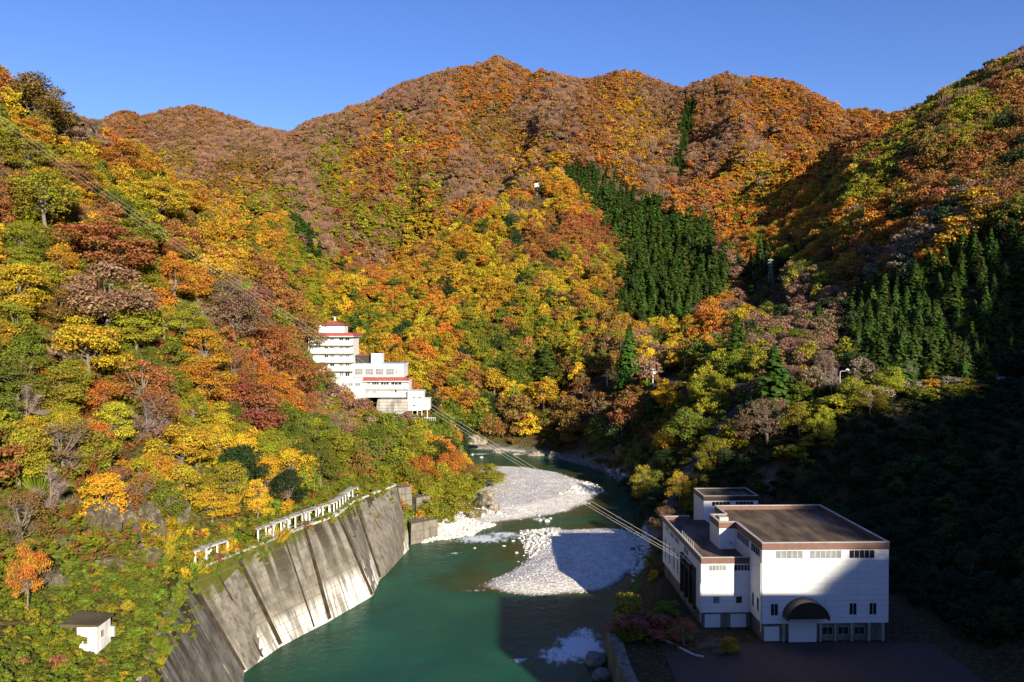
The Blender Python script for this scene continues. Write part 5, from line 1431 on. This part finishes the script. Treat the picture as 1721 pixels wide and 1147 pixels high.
for k in range(260):   # the strip behind the crest path
    i = int(r_.integers(1, len(CREST)-1)); t = r_.random(); p = np.array(CREST[i])*(1-t)+np.array(CREST[i+1])*t
    dd_ = np.array(CREST[i+1])-np.array(CREST[i]); dd_ = dd_/np.linalg.norm(dd_); q = p+np.array([-dd_[1], dd_[0]])*r_.uniform(3.2, 6.5)
    ug(q[0], q[1], float(hgrid(*q))-.2, r_.uniform(1.2, 2.6), 'GLlgGG'[int(r_.integers(6))], int(r_.integers(5)))
for (cx0, cy0, rx, ry, n_, cs, s0, s1) in ((-15,236,5,16,120,'lGbl',1.2,2.6),(-17,262,6,14,140,'lGby',1.5,3),(-14,290,3,10,50,'lGb',1.5,3),(23,131,4,6,40,'lbG',.6,1.3),(27,120,6,4,40,'lb',.5,1.0),(-24,207,4,5,60,'lGb',.8,1.6),(-28,217,5,8,80,'GlL',1.2,2.5)):
    for k in range(n_):
        x, y = cx0+r_.normal(0, rx*.55), cy0+r_.normal(0, ry*.55); z = float(hgrid(x, y))
        if z < .7 or (x > 28.5 and x < 60 and y > 122): continue
        ug(x, y, z-.2, r_.uniform(s0, s1), cs[int(r_.integers(len(cs)))], int(r_.integers(7)))
print('undergrowth', len(P_))
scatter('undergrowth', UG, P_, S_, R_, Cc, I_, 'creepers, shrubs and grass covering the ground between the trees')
# pampas and shrubs along the lit shelf
items = []
def shrub(px, py, wpx, c, D=None, flat_=.8, form='bush', z=None, what='shrub'):
    if D is None:
        p = hit(px, py, 1.0); x, y, zz = p
    else: x, y = (px-CX)/FPX*D, D; zz = float(hgrid(x, y))
    R = wpx/2/FPX*y; e = empty(what, (x, y, (z if z is not None else zz)-.15), r_.uniform(0, 6.28)); Ht = R*2*flat_
    if form == 'bush': e.scale = (R/.42, R/.42, Ht); k = link('foliage', PA[('bush', 'near')][int(r_.integers(3))], e)
    else:
        cm_, tm = PA[(form, 'near')][int(r_.integers(2))]; e.scale = (R/.42, R/.42, Ht); link('branches', tm, e); k = link('foliage', cm_, e) if cm_ else None
    if k is not None: k.color = (*np.clip(jitcol(c, r_, .08), 0, .9), 1)
    e['kind'] = 'thing'; e['category'] = 'shrub'; e['group'] = 'shrubs around the powerhouse and along the road shelf'
    a, b = to_px(e.location.x, e.location.y, e.location.z+Ht*.5)
    items.append([e, a, b, C_[c][1]+' '+('twiggy shrub' if form != 'bush' else 'round shrub' if flat_ > .7 else 'low spreading shrub')])
for q in ((1058,1006,62,'l',131,.95),(1090,1022,40,'G',128,.9),(1052,1036,56,'k',126.5,.7),(1092,1046,66,'k',124.5,.8),(1118,1030,40,'R',127,.8),(1136,1052,44,'G',123,.7),(1075,1060,40,'l',123.5,.6),(1124,1000,34,'G',134,1.0),
          (1228,1080,34,'y',119,.9),(1105,880,26,'R',160,1.0),(1100,893,20,'Y',158,1.1),(1330,705,60,'l',205,.7),(1375,712,60,'L',204,.5),(1360,660,50,'l',214,.7),(1400,680,60,'l',210,.7),(1440,668,46,'p',211,.7),(1475,672,60,'p',210,.6),
          (1500,650,50,'y',214,.6),(1530,648,46,'p',213,.7),(1560,648,50,'y',213,.6),(1595,645,50,'p',213,.7),(1620,645,44,'y',213,.7),(1350,655,30,'p',216,1.0),(1550,662,60,'l',208,.5),(1610,655,60,'l',208,.5),(1650,650,50,'b',209,.5)):
    shrub(q[0], q[1], q[2], q[3], q[4], q[5])
for q in ((1152,1068,52,'R',121.5,1.0,'sparse'),(1200,1085,44,'p',118.5,.8,'bare'),(1120,865,60,'b',190,.9,'sparse'),(1128,850,50,'m',200,.8,'sparse')):
    shrub(*q)
label_all(items)

# ------------------------------------------------------------------ rock faces, boulders and stones
def rockmesh(name, sx, sy, sz, seed, mat, sub=4, rough=.35, vert=False):
    bm = bmesh.new(); bmesh.ops.create_icosphere(bm, subdivisions=sub, radius=1.0)
    co = np.array([v.co[:] for v in bm.verts]); rr = np.random.default_rng(seed); off = rr.uniform(0, 90, 3)
    p = co+off
    n1 = fbm(p[:, 0]*1.6+p[:, 2]*.9, p[:, 1]*1.6-p[:, 2]*.7, 3, 3); n2 = 1-np.abs(fbm(p[:, 0]*(5 if vert else 3), p[:, 1]*5+p[:, 2]*(.9 if vert else 3), 3, 8))*2
    rad = 1+rough*(n1*.9+n2*(.7 if vert else .45)-.3)
    # planar facets
    for k in range(7):
        d = rr.normal(size=3); d /= np.linalg.norm(d); t = co@d*rad; lim = rr.uniform(.5, .8); rad = np.where(t > lim, rad*(lim+(t-lim)*.25)/np.maximum(t, 1e-6), rad)
    co = co*rad[:, None]*np.array([sx, sy, sz])
    for v, c in zip(bm.verts, co): v.co = c
    m = bpy.data.meshes.new(name); bm.to_mesh(m); bm.free(); m.materials.append(mat)
    return m
items = []
RKB = [rockmesh('bank_rock', 1, .6, 1, 15+k, MAT_BANK, 4, .5, True) for k in range(3)]
RK = [rockmesh('rock_face', 1, .6, 1, 10+k, MAT_ROCK, 5, .55, True) for k in range(4)]
for i, (px, py, w_, h_, D, lab) in enumerate(((96,935,70,120,None,''),(140,915,80,110,None,''),(185,905,84,120,None,''),(228,895,80,120,None,''),(60,990,90,60,None,''),(268,880,60,80,None,''),(395,835,60,50,None,''),(250,850,60,60,None,''),
        (150,965,110,40,None,''),(440,822,40,34,None,''),(110,872,60,60,None,''),(210,950,90,50,None,''),
        (872,772,50,22,338,''),(905,776,44,22,334,''),(842,766,34,16,342,''),(930,772,30,26,332,''),(800,742,40,14,345,''))):
    if D: x = (px-CX)/FPX*D; y = D; z = EYE-(py-HY)/FPX*D
    else: x, y, z = hit(px, py)
    e = link('rock_face' if not D else 'bank_rock', RK[i % 4] if not D else RKB[i % 3]); R = w_/2/FPX*y; Hh = h_/2/FPX*y
    e.location = (x, y+R*(.75 if not D else .35), z-Hh*.05); e.scale = (R*1.1, R*1.2, Hh*1.15) if D else (R*.85, R*.9, Hh*.9); e.rotation_euler = (r_.uniform(-.2, .1), r_.uniform(-.15, .15), r_.uniform(-.5, .5))
    e['kind'] = 'thing'; e['category'] = 'rock'; e['group'] = 'pale rocks of the far river bank' if D else 'rock faces on the near slope'
    items.append([e, px, py, ('broad ' if w_ > h_*1.15 else 'upright ' if h_ > w_*1.15 else 'rough ')+('pale bank rock' if D else 'grey rock face')])
label_all(items)
items = []
BL = [rockmesh('boulder', 1, .8, .62, 30+k, MAT_STONE, 3, .3) for k in range(5)]; BD = [rockmesh('boulder', 1, .8, .7, 40+k, MAT_STONE_D, 3, .35) for k in range(2)]; BR = [rockmesh('boulder', 1, .8, .5, 50+k, MAT_BANK, 4, .35, True) for k in range(2)]
spots = [(790,848,30,'R'),(812,850,44,'R'),(832,862,26,'R'),(800,866,34,'R'),(775,862,24,'R'),(818,838,30,'R'),(797,922,7,'s'),(868,930,8,'s'),(890,912,9,'s'),(902,917,7,'s'),(846,918,8,'s'),(908,875,9,'s'),(919,876,12,'s'),(905,868,8,'s'),(925,872,7,'s'),
         (770,880,12,'s'),(785,876,10,'s'),(810,872,12,'s'),(755,890,11,'s'),(740,886,12,'s'),(728,892,10,'s'),(745,872,14,'s'),(760,868,12,'s'),(862,910,7,'s'),(880,935,6,'s'),(870,945,6,'s'),(895,922,8,'s'),(913,908,8,'s'),(820,882,9,'s'),(838,868,12,'s'),
         (1000,1108,50,'d'),(1020,1085,30,'d'),(1010,1135,44,'d'),(1040,800,16,'s'),(1025,795,12,'s'),(1050,806,14,'s'),(1060,890,16,'d'),(1040,870,12,'d'),(1064,925,14,'d'),(792,764,10,'s'),(808,768,9,'s'),(725,905,12,'s'),(712,912,10,'s')]
for i, (px, py, w_, t) in enumerate(spots):
    D = EYE*FPX/(py+w_*.2-HY); x = (px-CX)/FPX*D; R = w_/2/FPX*D; z = float(hgrid(x, D))
    me = (BL[i % 5] if t == 's' else BD[i % 2] if t == 'd' else BR[i % 2]); e = link('boulder', me, None, (x, D, max(z, -.15)+R*(.15 if t != 'R' else .3))); e.scale = (R, R, R*(1 if t != 'R' else 1.3)); e.rotation_euler = (r_.uniform(-.2,.2), r_.uniform(-.2,.2), r_.uniform(0, 6.28))
    e['kind'] = 'thing'; e['category'] = 'boulder'; e['group'] = 'boulders in and beside the river'
    items.append([e, px, py, {'s': 'pale', 'd': 'dark', 'R': 'layered brownish'}[t]+(' large' if w_ > 20 else ' middling' if w_ > 10 else ' small')+' boulder'])
LM2 = LM; LM = LM+[((735,905),'the end block'),((1000,1070),'the outlet foam'),((800,925),'the riffle')]
label_all(items)
# loose stones
ST = [rockmesh('stone', 1, .85, .6, 60+k, MAT_STONE, 1, .3) for k in range(4)]
P_ = []; S_ = []; R_ = []; Cc = []; I_ = []
for (poly, n_, s0, s1) in ((BAR1, 3600, .09, .26), (BAR2, 3600, .08, .24), (SPIT, 120, .12, .35), ([(-26,196),(-18,201),(-11,207),(-8,216),(-12,224),(-24,216)], 1700, .15, .8), ([(-8,205),(2,203),(3,192),(4,184),(12,200),(12,210),(2,213)], 420, .2, .7), ([(-7,219),(-3,216),(-9,206),(-14,206)], 260, .3, .9), ([(-14,226),(-6,226),(-8,250),(-16,250)], 500, .25, .9), ([(15,250),(40,262),(36,300),(28,280)], 200, .3, .9), ([(26,168),(33,185),(37,215),(30,215)], 260, .3, 1.0), ([(-16,298),(-6,306),(-10,312),(-17,306)],160,.3,.8)):
    q = np.array(poly); lo, hi = q.min(0), q.max(0); m_ = 0
    while m_ < n_:
        a = r_.uniform(lo[0], hi[0], 4000); b = r_.uniform(lo[1], hi[1], 4000); k = inpoly(a, b, poly); a, b = a[k], b[k]; z = hgrid(a, b)
        k = z > -.25; a, b, z = a[k], b[k], z[k]
        if not len(a): break
        for i in range(min(len(a), n_-m_)):
            s = s0+(s1-s0)*r_.random()**3; P_.append((a[i], b[i], max(z[i], -.1)+s*.15)); S_.append((s, s*r_.uniform(.7, 1.1), s)); R_.append((0, 0, r_.uniform(0, 6.28))); Cc.append((.5,.5,.5)); I_.append(int(r_.integers(4)))
        m_ += min(len(a), n_-m_)
scatter('river_stones', ST, P_, S_, R_, Cc, I_, 'pale stones strewn over the gravel bars and banks')
